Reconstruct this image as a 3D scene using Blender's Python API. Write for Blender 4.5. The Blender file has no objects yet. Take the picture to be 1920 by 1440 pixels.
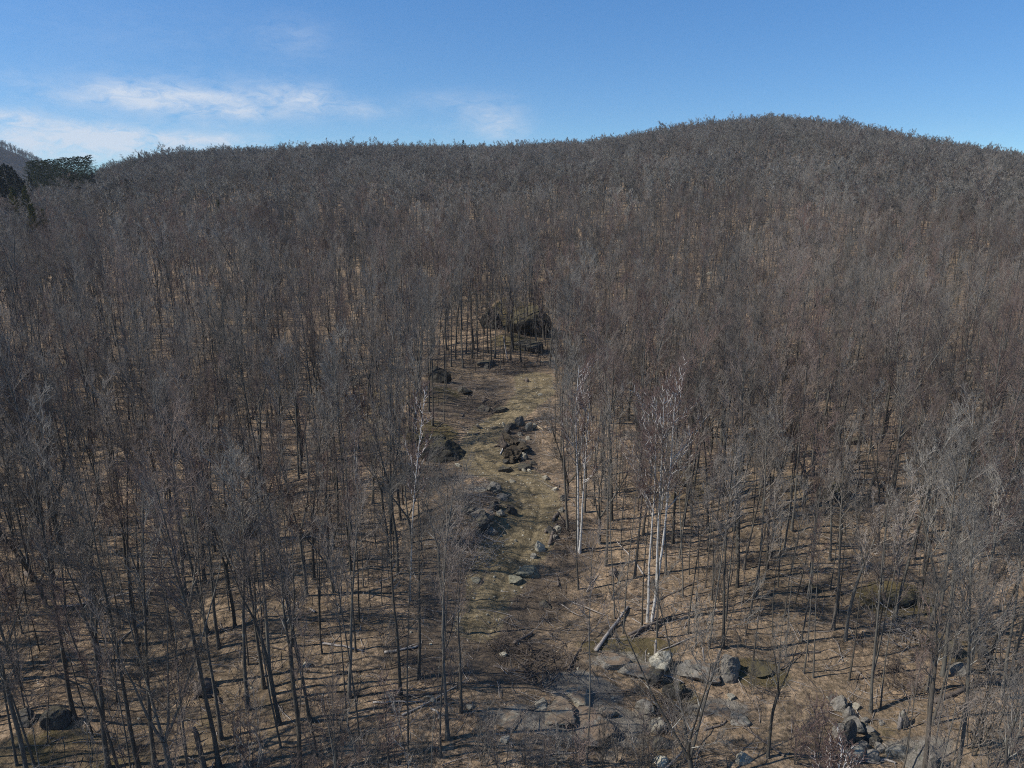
import bpy, math
import numpy as np
from mathutils import Vector, Matrix, Euler

scene = bpy.context.scene
COL = scene.collection

# ------------------------------------------------------------------ camera
CAM_H, PITCH, FPX = 35.0, math.radians(15.5), 1356.0      # focal length in pixels of the 1920 px wide photograph
cam_d = bpy.data.cameras.new('camera')
cam_d.sensor_width = 36.0
cam_d.lens = FPX / 1920.0 * 36.0
cam_d.clip_start, cam_d.clip_end = 0.5, 12000.0
cam = bpy.data.objects.new('camera', cam_d)
cam.location = (0, 0, CAM_H)
cam.rotation_euler = (math.pi / 2 - PITCH, 0, 0)
COL.objects.link(cam)
scene.camera = cam

# ------------------------------------------------------------------ light and sky
SUN_EL = math.radians(44)
SUN_AZ = math.radians(-99)          # measured from the view direction (+Y), negative = to the left
sun_d = bpy.data.lights.new('sun', 'SUN')
sun_d.energy = 3.6
sun_d.angle = math.radians(0.55)
sun_d.color = (1.0, 0.94, 0.86)
sun = bpy.data.objects.new('sun', sun_d)
sdir = Vector((math.sin(SUN_AZ) * math.cos(SUN_EL), math.cos(SUN_AZ) * math.cos(SUN_EL), math.sin(SUN_EL)))
sun.rotation_euler = sdir.to_track_quat('Z', 'Y').to_euler()
sun.location = (-60, 0, 90)
COL.objects.link(sun)

scene.view_settings.view_transform = 'Standard'
scene.view_settings.look = 'None'
scene.view_settings.exposure = 0.36
scene.view_settings.gamma = 1.0
scene.cycles.use_denoising = False
scene.cycles.filter_width = 1.05
scene.cycles.sample_clamp_direct = 3.0
scene.cycles.sample_clamp_indirect = 1.0
scene.cycles.max_bounces = 4
scene.cycles.diffuse_bounces = 2
scene.cycles.glossy_bounces = 1
scene.cycles.transparent_max_bounces = 4
scene.cycles.volume_bounces = 0


def px_angles(px, py):
    a, b = (px - 960) / FPX, (720 - py) / FPX
    x, y, z = a, math.cos(PITCH) + b * math.sin(PITCH), -math.sin(PITCH) + b * math.cos(PITCH)
    return math.atan2(x, y), math.atan2(z, math.hypot(x, y))


class NT:
    """small helper for writing node trees"""
    def __init__(s, tree):
        s.t = tree; s.t.nodes.clear()

    def n(s, kind, **kw):
        nd = s.t.nodes.new(kind)
        for k, v in kw.items():
            setattr(nd, k, v)
        return nd

    def l(s, a, b):
        s.t.links.new(a, b)

    def put(s, sock, v):
        if isinstance(v, bpy.types.NodeSocket):
            s.t.links.new(v, sock)
        else:
            sock.default_value = v

    def m(s, op, a, b=0.0, c=None, clamp=False):
        nd = s.n('ShaderNodeMath', operation=op, use_clamp=clamp)
        s.put(nd.inputs[0], a); s.put(nd.inputs[1], b)
        if c is not None:
            s.put(nd.inputs[2], c)
        return nd.outputs[0]

    def mix(s, f, a, b, blend='MIX'):
        nd = s.n('ShaderNodeMix', data_type='RGBA', blend_type=blend)
        s.put(nd.inputs[0], f); s.put(nd.inputs[6], a); s.put(nd.inputs[7], b)
        return nd.outputs[2]

    def ramp(s, f, stops, interp='LINEAR'):
        nd = s.n('ShaderNodeValToRGB')
        cr = nd.color_ramp; cr.interpolation = interp
        while len(cr.elements) < len(stops):
            cr.elements.new(0.5)
        for e, (p, c) in zip(cr.elements, stops):
            e.position = p
            e.color = (c, c, c, 1) if isinstance(c, (int, float)) else (*c, 1)
        s.put(nd.inputs[0], f)
        return nd.outputs[0]

    def noise(s, vec, scale, detail=3.0, rough=0.55, lac=2.0, dist=0.0):
        nd = s.n('ShaderNodeTexNoise')
        s.put(nd.inputs['Vector'], vec)
        nd.inputs['Scale'].default_value = scale
        nd.inputs['Detail'].default_value = detail
        nd.inputs['Roughness'].default_value = rough
        nd.inputs['Lacunarity'].default_value = lac
        nd.inputs['Distortion'].default_value = dist
        return nd.outputs[0]


world = bpy.data.worlds.new('World')
scene.world = world
world.use_nodes = True
w = NT(world.node_tree)
out = w.n('ShaderNodeOutputWorld')
bg = w.n('ShaderNodeBackground')
sky = w.n('ShaderNodeTexSky', sky_type='NISHITA')
sky.sun_disc = False
sky.sun_elevation = SUN_EL
sky.sun_rotation = SUN_AZ          # 0 = +Y, grows clockwise seen from above
sky.altitude = 2000
sky.air_density = 0.5
sky.dust_density = 0.0
sky.ozone_density = 4.0

tc = w.n('ShaderNodeTexCoord')
sep = w.n('ShaderNodeSeparateXYZ'); w.l(tc.outputs['Generated'], sep.inputs[0])
az = w.m('ARCTAN2', sep.outputs[0], sep.outputs[1])
el = w.m('ARCSINE', sep.outputs[2])
comb = w.n('ShaderNodeCombineXYZ')
w.l(az, comb.inputs[0]); w.l(w.m('MULTIPLY', el, 2.6), comb.inputs[1])
cv = comb.outputs[0]
n_big = w.noise(cv, 9.0, 5.0, 0.55, dist=0.6)
n_fine = w.noise(cv, 34.0, 6.0, 0.62, dist=1.0)
nz = w.m('ADD', w.m('MULTIPLY', n_big, 0.55), w.m('MULTIPLY', n_fine, 0.45))
# cirrus patches: pixel centre, half size in pixels, opacity
CLOUDS = [(60, 268, 330, 34, 1.15), (10, 222, 80, 16, 1.0), (300, 262, 190, 12, 0.8), (190, 242, 90, 12, 0.6),
          (270, 178, 95, 26, 0.75), (400, 190, 120, 34, 0.85), (440, 212, 60, 14, 0.6), (540, 182, 52, 26, 0.62),
          (140, 182, 95, 20, 0.45), (600, 190, 34, 26, 0.7), (668, 204, 32, 18, 0.55), (730, 210, 40, 14, 0.25),
          (940, 236, 46, 28, 0.55), (900, 205, 70, 30, 0.28), (820, 186, 60, 14, 0.25), (60, 150, 190, 30, 0.16),
          (555, 75, 60, 40, 0.2), (300, 60, 330, 60, 0.08), (840, 250, 160, 20, 0.14), (1800, 250, 60, 20, 0.12)]
tot = None
for cx, cy, hw, hh, op in CLOUDS:
    a0, e0 = px_angles(cx, cy)
    a1, _ = px_angles(cx + hw, cy)
    _, e1 = px_angles(cx, cy - hh)
    dx = w.m('DIVIDE', w.m('SUBTRACT', az, a0), abs(a1 - a0))
    dy = w.m('DIVIDE', w.m('SUBTRACT', el, e0), abs(e1 - e0))
    q = w.m('ADD', w.m('MULTIPLY', dx, dx), w.m('MULTIPLY', dy, dy))
    g = w.m('MULTIPLY', w.m('EXPONENT', w.m('MULTIPLY', q, -0.9)), op)
    tot = g if tot is None else w.m('ADD', tot, g)
cl = w.m('MULTIPLY', tot, w.m('MULTIPLY', w.m('SUBTRACT', nz, 0.36, clamp=True), 4.6), clamp=True)
cl = w.m('MULTIPLY', cl, 0.86)
tint = w.mix(1.0, sky.outputs[0], w.mix(w.m('MULTIPLY', el, 3.2, clamp=True), (0.80, 0.93, 0.79, 1), (0.90, 1.54, 1.74, 1)), 'MULTIPLY')    # cool white balance, clearer overhead
skyc = w.mix(cl, tint, (5.2, 5.7, 6.4, 1))
w.l(skyc, bg.inputs[0])
bg.inputs[1].default_value = 0.108
w.l(bg.outputs[0], out.inputs[0])

# ------------------------------------------------------------------ terrain height
def _h2(ix, iy, seed):
    n = (ix.astype(np.int64) * 374761393 + iy.astype(np.int64) * 668265263 + seed * 1442695041) & 0x7fffffff
    n = ((n ^ (n >> 13)) * 1274126177) & 0x7fffffff
    n = ((n ^ (n >> 16)) * 974634777) & 0x7fffffff
    return n / float(0x7fffffff)


def vnoise(x, y, seed=0):
    x = np.asarray(x, float); y = np.asarray(y, float)
    ca, sa = math.cos(seed * 1.7 + 0.6), math.sin(seed * 1.7 + 0.6)        # every octave turned its own way
    x, y = x * ca - y * sa + seed * 3.3, x * sa + y * ca
    ix, iy = np.floor(x), np.floor(y)
    fx, fy = x - ix, y - iy
    fx = fx * fx * (3 - 2 * fx); fy = fy * fy * (3 - 2 * fy)
    a = _h2(ix, iy, seed); b = _h2(ix + 1, iy, seed); c = _h2(ix, iy + 1, seed); d = _h2(ix + 1, iy + 1, seed)
    return (a * (1 - fx) + b * fx) * (1 - fy) + (c * (1 - fx) + d * fx) * fy - 0.5


# skyline: photograph x, y of the tree tops, distance of the ridge there
SKY = np.array([(-500, 345, 700), (0, 345, 720), (60, 343, 740), (175, 326, 760), (205, 312, 780), (300, 293, 810), (430, 284, 850), (600, 281, 870), (960, 279, 890),
                (1100, 273, 900), (1250, 253, 940), (1370, 238, 970), (1450, 230, 980), (1560, 244, 980), (1700, 262, 960),
                (1850, 278, 930), (1920, 287, 920), (2300, 315, 900)], float)
_az, _zr = [], []
for sx, sy, sr in SKY:
    a_, e_ = px_angles(sx, sy)
    _az.append(a_); _zr.append(CAM_H + sr * math.tan(e_) - 15.5)
_az, _zr, _rr = np.array(_az), np.array(_zr), SKY[:, 2]


def base_height(x, y):
    d = np.hypot(x, y) + 1e-6
    a = np.arctan2(x, y)
    zr, rr = np.interp(a, _az, _zr), np.interp(a, _az, _rr)
    back = np.clip(1.25 - np.abs(a) / 1.6, 0.15, 1.0)          # the land behind the camera stays low
    zr = 6 + (zr - 6) * back
    near = np.interp(d, [0, 60, 90, 140, 200], [-0.6, 0.0, 1.4, 5.0, 6.5])
    t = np.clip((d - 140) / (rr - 140), 0, 1)
    s = np.sin(t * math.pi / 2) ** 1.45
    z = near * (1 - s) + zr * s
    over = np.clip(d - rr, 0, None)
    z = z - 70 * (1 - np.exp(-over / 420.0)) * np.clip(over / 120, 0, 1)
    # far hill on the horizon
    a0, _ = px_angles(-190, 290)
    hx, hy = 2100 * math.sin(a0), 2100 * math.cos(a0)
    z = z + 225 * np.exp(-(((x - hx) / 300) ** 2 + ((y - hy) / 420) ** 2))
    fade = np.clip(d / 120, 0.5, 2.6)
    z = z + 2.6 * vnoise(x / 55, y / 55, 3) * np.clip(fade, 0.5, 1.3) * np.clip((rr + 40 - d) / 160, 0.3, 1) + 1.9 * vnoise(x / 17, y / 17, 5) + 1.0 * vnoise(x / 8, y / 8, 6)
    z = z + 9.0 * vnoise(x / 95, y / 95, 14) * np.clip((d - 190) / 160, 0, 1) * np.clip((rr - 60 - d) / 160, 0.1, 1) * np.clip((a + 0.55) / 0.15, 0.15, 1)
    return z


def ray(px, py):
    a, b = (px - 960) / FPX, (720 - py) / FPX
    v = np.array([a, math.cos(PITCH) + b * math.sin(PITCH), -math.sin(PITCH) + b * math.cos(PITCH)])
    return v / np.linalg.norm(v)


def unproject(px, py, hf):
    v = ray(px, py)
    s = np.arange(20, 3000, 0.5)
    x, y, z = v[0] * s, v[1] * s, CAM_H + v[2] * s
    below = np.nonzero(z < hf(x, y))[0]
    i = below[0] if len(below) else len(s) - 1
    lo, hi = s[max(i - 1, 0)], s[i]
    for _ in range(18):
        mdl = 0.5 * (lo + hi)
        if CAM_H + v[2] * mdl < hf(np.array([v[0] * mdl]), np.array([v[1] * mdl]))[0]:
            hi = mdl
        else:
            lo = mdl
    return np.array([v[0] * hi, v[1] * hi, CAM_H + v[2] * hi])


def project(P):
    P = np.atleast_2d(P)
    ry, rz = P[:, 1], P[:, 2] - CAM_H
    f = ry * math.cos(PITCH) - rz * math.sin(PITCH)
    u = ry * math.sin(PITCH) + rz * math.cos(PITCH)
    return 960 + FPX * P[:, 0] / f, 720 - FPX * u / f, f


# mounds and knolls: pixel of the centre, radii across / along the view in metres, height
MOUNDS = [(800, 812, 4.5, 4.0, 1.6), (965, 590, 8.0, 7.0, 3.4), (965, 640, 4.5, 3.5, 1.5), (690, 850, 7, 5, 1.2),
          (875, 960, 4.5, 6.0, 1.5), (905, 915, 4.0, 3.0, 0.8), (1180, 1235, 6.0, 3.0, 1.1), (1360, 1250, 6, 4, 0.8),
          (100, 1370, 4, 3, 1.0), (400, 985, 6, 4, 1.3), (1680, 1120, 3.5, 2.5, 0.9), (1500, 445, 14, 12, 4.0),
          (820, 740, 5, 4, 1.0), (1780, 1215, 3, 3, 0.6), (1560, 930, 9, 8, 1.4), (1240, 470, 12, 14, 1.5),
          (480, 1180, 8, 6, 0.9), (700, 1080, 6, 4, 0.7), (1440, 1000, 8, 6, 0.9), (1500, 900, 8, 6, 0.8),
          (1240, 900, 6, 5, 0.8), (250, 840, 12, 8, 1.3), (1720, 860, 9, 7, 1.5)]
_M = []
for mx, my, ra, rb, mh in MOUNDS:
    p = unproject(mx, my, base_height)
    _M.append((p[0], p[1], ra, rb, mh))


def height(x, y):
    x = np.asarray(x, float); y = np.asarray(y, float)
    z = base_height(x, y)
    for mx, my, ra, rb, mh in _M:
        q = ((x - mx) / ra) ** 2 + ((y - my) / rb) ** 2
        z = z + mh * np.exp(-q * 1.1) * (1 + 0.5 * vnoise(x / 2.2, y / 2.2, 11))
    d = np.hypot(x, y)
    rough = np.clip(1.4 - d / 160, 0.0, 1.0) * smooth_track(x, y)
    z = z + np.clip(1.3 - d / 140, 0, 1) * (0.10 * vnoise(x / 0.9, y / 0.9, 31) + 0.05 * vnoise(x / 0.45, y / 0.45, 32))
    z = z + rough * (0.50 * vnoise(x / 4.1, y / 4.1, 7) + 0.24 * vnoise(x / 1.5, y / 1.5, 8) + 0.12 * vnoise(x / 0.6, y / 0.6, 9))
    c_ = track_mid(x, y)
    z = z - 0.16 * (np.exp(-((c_ - 0.95) / 0.28) ** 2)) * (c_ < 3)
    return z


# the logging track: pixels along the middle, half width in metres
TRACK = [(895, 1180, 1.6), (915, 1110, 2.0), (945, 1055, 2.6), (982, 1003, 3.1), (998, 950, 3.2), (968, 902, 3.8), (918, 872, 3.4),
         (896, 838, 2.5), (915, 803, 2.2), (965, 772, 2.4), (1003, 738, 2.9), (1000, 708, 3.2)]
_T = np.array([[*unproject(tx, ty, base_height)[:2], hw] for tx, ty, hw in TRACK])


def track_dist(x, y):
    """signed-ish distance to the track edge: below 0 on the track"""
    return _track(x, y, True)


def track_mid(x, y):
    return _track(x, y, False)


def _track(x, y, edge_):
    best = np.full(np.shape(x), 1e9)
    for a, b in zip(_T[:-1], _T[1:]):
        ab = b[:2] - a[:2]
        t = np.clip(((x - a[0]) * ab[0] + (y - a[1]) * ab[1]) / (ab @ ab), 0, 1)
        dd = np.hypot(x - a[0] - t * ab[0], y - a[1] - t * ab[1]) - (a[2] + t * (b[2] - a[2])) * edge_
        best = np.minimum(best, dd)
    return best


def smooth_track(x, y):
    return np.clip(0.3 + track_dist(x, y) * 0.4, 0.2, 1.0)


def gz(x, y):
    return float(height(np.array([x]), np.array([y]))[0])


def at(px, py):
    return unproject(px, py, height)


def blob_mask(x, y, blobs):
    m = np.zeros(np.shape(x))
    for bx, by, ra, rb, s in blobs:
        p = at(bx, by)
        q = ((x - p[0]) / ra) ** 2 + ((y - p[1]) / rb) ** 2
        m = np.maximum(m, s * np.clip(1.5 - q, 0, 1))
    return m


MOSS = [(800, 812, 4.5, 4, 1), (1180, 1215, 4, 1.6, 1), (1425, 1265, 2.5, 1.5, .9), (965, 585, 8, 7, .8), (965, 640, 5, 4, .8),
        (1680, 1120, 3.5, 2.5, 1), (820, 735, 5, 4, .6), (935, 1075, 3, 2, .2), (1270, 1320, 2.5, 2.5, .7), (1250, 1400, 4, 3, .5), (700, 760, 6, 8, .6),
        (1780, 1215, 3, 2, .6), (870, 790, 4, 4, .4), (120, 1420, 6, 2.5, .6), (1690, 1250, 5, 4, .35), (660, 830, 6, 5, .6), (900, 1130, 5, 4, .35), (1690, 1400, 5, 2, .4), (600, 1300, 6, 3, .4), (350, 1380, 8, 3, .45),
        (1240, 900, 7, 6, .5), (1500, 900, 8, 6, .4), (1530, 440, 14, 10, .5)]
BANK = [(858, 975, 5.2, 8, 1), (862, 1040, 4.5, 6, 1), (900, 950, 2.2, 6, 1), (905, 1110, 6, 7, 1), (1000, 1110, 4, 5, .5), (800, 900, 5, 6, .8), (860, 745, 8, 9, .9), (905, 725, 7, 6, .6), (900, 1230, 7, 4, 1), (1000, 1250, 4, 2.2, 1), (930, 1140, 5, 3, .9), (960, 690, 9, 4, .7), (1070, 1020, 3, 6, .6), (965, 840, 3.2, 9, 1)]
ROCKY = [(1090, 1290, 3.2, 1.7, 1), (1035, 1345, 3.0, 1.4, .9), (1090, 1365, 4.5, 1.5, 1), (1160, 1350, 3.0, 1.5, .8), (950, 1345, 2.6, 1.2, .6), (1350, 1330, 2.4, 1.2, .7),
         (1160, 1240, 4.5, 1.0, .55), (1720, 1410, 2.4, 1.2, .8), (900, 915, 2.6, 1.2, .6), (1040, 1400, 5, 1.5, .5)]

# ------------------------------------------------------------------ mesh helpers
def mesh_from(name, V, F, mats, midx=None, smooth=True, attrs=None):
    """V (n,3), F list of arrays of equal-width faces"""
    me = bpy.data.meshes.new(name)
    F = [f for f in F if len(f)]
    me.vertices.add(len(V))
    me.vertices.foreach_set('co', np.ascontiguousarray(V, np.float32).ravel())
    loops = np.concatenate([f.ravel() for f in F]).astype(np.int32)
    sizes = np.concatenate([np.full(len(f), f.shape[1]) for f in F])
    starts = np.concatenate([[0], np.cumsum(sizes)[:-1]]).astype(np.int32)
    me.loops.add(len(loops)); me.loops.foreach_set('vertex_index', loops)
    me.polygons.add(len(sizes)); me.polygons.foreach_set('loop_start', starts)
    if midx is not None:
        me.polygons.foreach_set('material_index', np.asarray(midx, np.int32))
    me.polygons.foreach_set('use_smooth', np.full(len(sizes), smooth, bool))
    for m_ in mats:
        me.materials.append(m_)
    for k, v in (attrs or {}).items():
        at_ = me.attributes.new(k, 'FLOAT', 'POINT')
        at_.data.foreach_set('value', np.asarray(v, np.float32))
    me.update(calc_edges=True)
    me.validate()
    return me


def tubes(P, R, k):
    """P (N,S,3) centre lines, R (N,S) radii -> verts, quads"""
    N, S, _ = P.shape
    T = np.gradient(P, axis=1)
    T /= np.linalg.norm(T, axis=2, keepdims=True) + 1e-9
    mean = T.mean(axis=1)
    ref = np.where(np.abs(mean[:, 2:3]) > 0.75, np.array([[1.0, 0.1, 0]]), np.array([[0, 0, 1.0]]))[:, None, :]
    U = np.cross(T, np.broadcast_to(ref, T.shape)); U /= np.linalg.norm(U, axis=2, keepdims=True) + 1e-9
    W = np.cross(T, U)
    a = np.arange(k) / k * 2 * math.pi
    V = P[:, :, None, :] + R[:, :, None, None] * (np.cos(a)[None, None, :, None] * U[:, :, None, :] + np.sin(a)[None, None, :, None] * W[:, :, None, :])
    idx = np.arange(N * S * k).reshape(N, S, k)
    nx = np.roll(idx, -1, axis=2)
    Q = np.stack([idx[:, :-1], nx[:, :-1], nx[:, 1:], idx[:, 1:]], axis=-1).reshape(-1, 4)
    return V.reshape(-1, 3), Q


def merge(parts):
    Vs, Fs, o = [], [], 0
    for V, F in parts:
        Vs.append(V); Fs.append(F + o); o += len(V)
    return np.concatenate(Vs), np.concatenate(Fs)


def norm(v):
    return v / (np.linalg.norm(v, axis=-1, keepdims=True) + 1e-9)


def spawn(rng, P, R, n, t0, t1, length, ang, upbend, rfac, S, wob, rmin, rmax, tip=0.3, pw=1.0):
    """n children on every parent branch"""
    N, S0, _ = P.shape
    par = np.repeat(np.arange(N), n)
    M = len(par)
    t = t0 + (t1 - t0) * (((np.tile(np.arange(n), N) + rng.random(M)) / n) ** pw)
    f = t * (S0 - 1)
    i = np.minimum(f.astype(int), S0 - 2); fr = (f - i)[:, None]
    p0 = P[par, i] * (1 - fr) + P[par, i + 1] * fr
    r0 = R[par, i] * (1 - fr[:, 0]) + R[par, i + 1] * fr[:, 0]
    tan = norm(P[par, i + 1] - P[par, i])
    az_ = rng.random(M) * 2 * math.pi
    rnd = np.stack([np.cos(az_), np.sin(az_), rng.normal(0, 0.5, M)], -1)
    per = norm(rnd - (rnd * tan).sum(-1, keepdims=True) * tan)
    A = np.radians(ang[0] + (ang[1] - ang[0]) * rng.random(M))[:, None]
    d = norm(np.cos(A) * tan + np.sin(A) * per)
    L = length(t, rng, M, par)
    pts = [p0]
    for s in range(S - 1):
        d = norm(d + np.array([0, 0, 1.0]) * upbend / (S - 1) + rng.normal(0, wob, (M, 3)))
        pts.append(pts[-1] + d * (L / (S - 1))[:, None])
    C = np.stack(pts, 1)
    rb = np.clip(r0 * rfac, rmin, rmax)
    RR = rb[:, None] * np.linspace(1, tip, S)[None, :]
    return C, RR, t, L


def axis_curve(rng, p0, d0, L, S, wob, up=0.25):
    d = norm(np.array(d0, float)); pts = [np.array(p0, float)]
    for s in range(S - 1):
        d = norm(d + rng.normal(0, wob, 3) * np.array([1, 1, 0.2]) + np.array([0, 0, up / (S - 1)]))
        pts.append(pts[-1] + d * L / (S - 1))
    return np.array(pts)


def make_tree(seed, H, r0, form='straight', cb=0.5, cw=4.2, n1=20, n2=6, n3=5, n4=4, tw=0.010, stems=1, spread=(26, 50), lod=False, side=0.0, fan=1.0, splay=0.10):
    """returns ([trunk (V,Q), ...], crown (V,Q)); H height, r0 trunk radius, cb crown base fraction, cw branch length"""
    rng = np.random.default_rng(seed)
    axes, trunks = [], []
    k = 4 if lod else 8

    def trunk_tube(P, ra, rb, flare=True):
        S = len(P)
        t = np.linspace(0, 1, S)
        R = ra + (rb - ra) * t ** 0.9
        if flare:
            R = R * (1 + 0.7 * np.exp(-t * 26))
        return P, R

    for s in range(stems):
        a = rng.random() * 6.283
        off = np.array([math.cos(a), math.sin(a), 0]) * (0.0 if stems == 1 else r0 * 1.3)
        lean = np.array([math.cos(a), math.sin(a), 0]) * (rng.normal(0, 0.02) if stems == 1 else splay + 0.04 * rng.random())
        hs = H * (1 if s == 0 else 0.82 + 0.16 * rng.random())
        rs = r0 * (1 if s == 0 else 0.75 + 0.2 * rng.random())
        base = off + np.array([0, 0, -0.5])
        if form == 'straight':
            P = axis_curve(rng, base, lean + np.array([0, 0, 1]), hs + 0.5, 15, 0.02 + side, 0.3)
            P2, R = trunk_tube(P, rs, rs * 0.16)
            trunks.append([(P2, R)]); axes.append((P2, R, cb, 1.0, n1, cw, hs))
        else:
            fk = {'forked': 0.30 + 0.22 * rng.random(), 'low': 0.14 + 0.1 * rng.random()}[form]
            P = axis_curve(rng, base, lean + np.array([0, 0, 1]), hs * fk + 0.5, 8, 0.03, 0.05)
            P2, R = trunk_tube(P, rs, rs * 0.82)
            tr = [(P2, R)]
            nl = 2 + (rng.random() < 0.5) + (form == 'low')
            a0 = rng.random() * 6.28
            for q in range(nl):
                aa = a0 + q * 6.283 / nl + rng.normal(0, 0.3)
                ln = (0.24 if form == 'forked' else 0.5) * (0.6 + 0.8 * rng.random())
                dd = np.array([math.cos(aa) * ln, math.sin(aa) * ln, 1.0])
                ll = hs * (1 - fk) * (0.82 + 0.2 * rng.random())
                Q = axis_curve(rng, P[-1] - np.array([0, 0, rs * 0.5]), dd, ll, 11, 0.05, 0.35)
                rq = rs * (0.62 if nl == 2 else 0.52)
                Q2, RQ = trunk_tube(Q, rq, rq * 0.2, False)
                tr.append((Q2, RQ))
                axes.append((Q2, RQ, 0.18 if form == 'low' else max(0.05, (cb - fk) / (1 - fk)), 1.0, max(4, int(n1 / nl * 1.25)), cw * 0.85, ll))
            trunks.append(tr)
    crown = []
    for P, R, t0, t1, nn, wid, hs in axes:
        def l1(t, rg, M, par, t0=t0, wid=wid):
            u = (t - t0) / (1 - t0 + 1e-6)
            return wid * (1.0 - 0.42 * u) * (0.55 + 0.6 * rg.random(M)) * (0.75 + 0.25 * np.sin(np.clip(u * 4, 0, 1.57)))
        A1, R1, _, L1 = spawn(rng, P[None], R[None], nn, t0, 0.98, l1, spread, 0.55, 0.5, 4 if lod else 6, 0.07, tw * 2.2, r0 * 0.42, 0.3)
        crown.append(tubes(A1, R1, 3 if lod else 5))
        A2, R2, _, L2 = spawn(rng, A1, R1, n2, 0.22, 1.0, lambda t, rg, M, par: L1[par] * (0.30 + 0.22 * rg.random(M)) * (1.15 - 0.5 * t), (20 * fan, 46 * fan), 0.4 / fan, 0.68, 3 if lod else 4, 0.10, tw * 2.0, 0.05, 0.4)
        crown.append(tubes(A2, R2, 3))
        A3, R3, _, L3 = spawn(rng, A2, R2, n3, 0.2, 1.0, lambda t, rg, M, par: L2[par] * (0.42 + 0.3 * rg.random(M)), (20 * fan, 48 * fan), 0.28 / fan, 0.7, 2 if lod else 3, 0.12, tw * 1.3, 0.025, 0.45)
        crown.append(tubes(A3, R3, 3))
        if n4:
            A4, R4, _, _ = spawn(rng, A3, R3, n4, 0.2, 1.0, lambda t, rg, M, par: L3[par] * (0.45 + 0.35 * rg.random(M)), (18 * fan, 48 * fan), 0.25 / fan, 0.8, 2, 0.1, tw, 0.02, 0.5)
            crown.append(tubes(A4, R4, 3))
    tm = [merge([tubes(P[None], R[None], k if i == 0 else max(4, k - 2)) for i, (P, R) in enumerate(tr)]) for tr in trunks]
    return tm, merge(crown)


# ------------------------------------------------------------------ materials
def new_mat(name):
    m_ = bpy.data.materials.new(name); m_.use_nodes = True
    t = NT(m_.node_tree)
    o = t.n('ShaderNodeOutputMaterial'); b = t.n('ShaderNodeBsdfPrincipled')
    t.l(b.outputs[0], o.inputs[0])
    b.inputs['Roughness'].default_value = 0.9
    b.inputs['Specular IOR Level'].default_value = 0.15
    return m_, t, b


def bump(t, b, h, strength, dist):
    nd = t.n('ShaderNodeBump')
    nd.inputs['Strength'].default_value = strength
    nd.inputs['Distance'].default_value = dist
    t.put(nd.inputs['Height'], h)
    t.l(nd.outputs[0], b.inputs['Normal'])


def bark_material(name, cols, patch=None, stands=False):
    """cols: colour stops picked per tree by its random number; patch: lichen / paper bark patches"""
    m_, t, b = new_mat(name)
    oi = t.n('ShaderNodeObjectInfo'); co = t.n('ShaderNodeTexCoord')
    c = t.ramp(oi.outputs['Random'], [(i / max(1, len(cols) - 1), col) for i, col in enumerate(cols)])
    mp = t.n('ShaderNodeMapping'); mp.inputs['Scale'].default_value = (3.5, 3.5, 0.7)
    t.l(co.outputs['Object'], mp.inputs[0])
    nz_ = t.noise(mp.outputs[0], 3.0, 4.0, 0.65)
    c = t.mix(1.0, c, t.ramp(nz_, [(0.25, 0.55), (0.7, 1.35)]), 'MULTIPLY')
    if patch:
        n2_ = t.noise(co.outputs['Object'], patch[1], 3.0, 0.6)
        c = t.mix(t.ramp(n2_, [(patch[2], 0.0), (patch[2] + 0.1, patch[3])]), c, (*patch[0], 1))
    if stands:          # neighbouring trees of one species share a tint
        sc_ = t.n('ShaderNodeVectorMath', operation='SCALE'); t.l(oi.outputs['Location'], sc_.inputs[0]); sc_.inputs['Scale'].default_value = 0.022
        st = t.noise(sc_.outputs[0], 1.0, 3.0, 0.6)
        st2 = t.noise(sc_.outputs[0], 2.3, 2.0, 0.6)
        c = t.mix(1.0, c, t.ramp(st, [(0.33, (0.60, 0.60, 0.61)), (0.5, (0.96, 0.96, 0.94)), (0.68, (1.28, 1.28, 1.24))]), 'MULTIPLY')
        c = t.mix(t.ramp(st2, [(0.58, 0.0), (0.70, 0.5)]), c, t.mix(1.0, c, (1.18, 0.80, 0.74, 1), 'MULTIPLY'))
    t.l(c, b.inputs['Base Color'])
    bump(t, b, nz_, 0.6, 0.03)
    return m_


BARK = bark_material('grey_bark', [(0.085, 0.077, 0.062), (0.135, 0.125, 0.103), (0.065, 0.06, 0.05), (0.17, 0.16, 0.135), (0.10, 0.087, 0.07), (0.13, 0.124, 0.104)], ((0.26, 0.27, 0.24), 1.6, 0.62, 0.6))
TWIG = bark_material('twig_bark', [(0.138, 0.122, 0.102), (0.288, 0.262, 0.226), (0.19, 0.148, 0.125), (0.375, 0.345, 0.298), (0.106, 0.094, 0.080), (0.235, 0.166, 0.140), (0.31, 0.265, 0.218), (0.205, 0.185, 0.158)], None, True)
LIMB = bark_material('limb_bark', [(0.19, 0.18, 0.15), (0.30, 0.29, 0.25), (0.22, 0.205, 0.175), (0.36, 0.345, 0.30)])
BIRCH = bark_material('white_birch_bark', [(0.50, 0.48, 0.44), (0.58, 0.56, 0.51)], ((0.10, 0.09, 0.08), 3.2, 0.54, 0.85))
BIRCH_TWIG = bark_material('birch_twig', [(0.165, 0.112, 0.094), (0.18, 0.125, 0.106)])
BIRCH_LIMB = bark_material('birch_limb', [(0.56, 0.53, 0.48), (0.66, 0.62, 0.57)])
DEAD = bark_material('weathered_dead_wood', [(0.30, 0.27, 0.235), (0.36, 0.33, 0.30), (0.26, 0.23, 0.20)])
DARKWOOD = bark_material('damp_dead_wood', [(0.13, 0.105, 0.085), (0.18, 0.15, 0.125), (0.11, 0.09, 0.075)])
CUT = bark_material('fresh_cut_wood', [(0.55, 0.43, 0.27), (0.50, 0.38, 0.24)])
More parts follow.
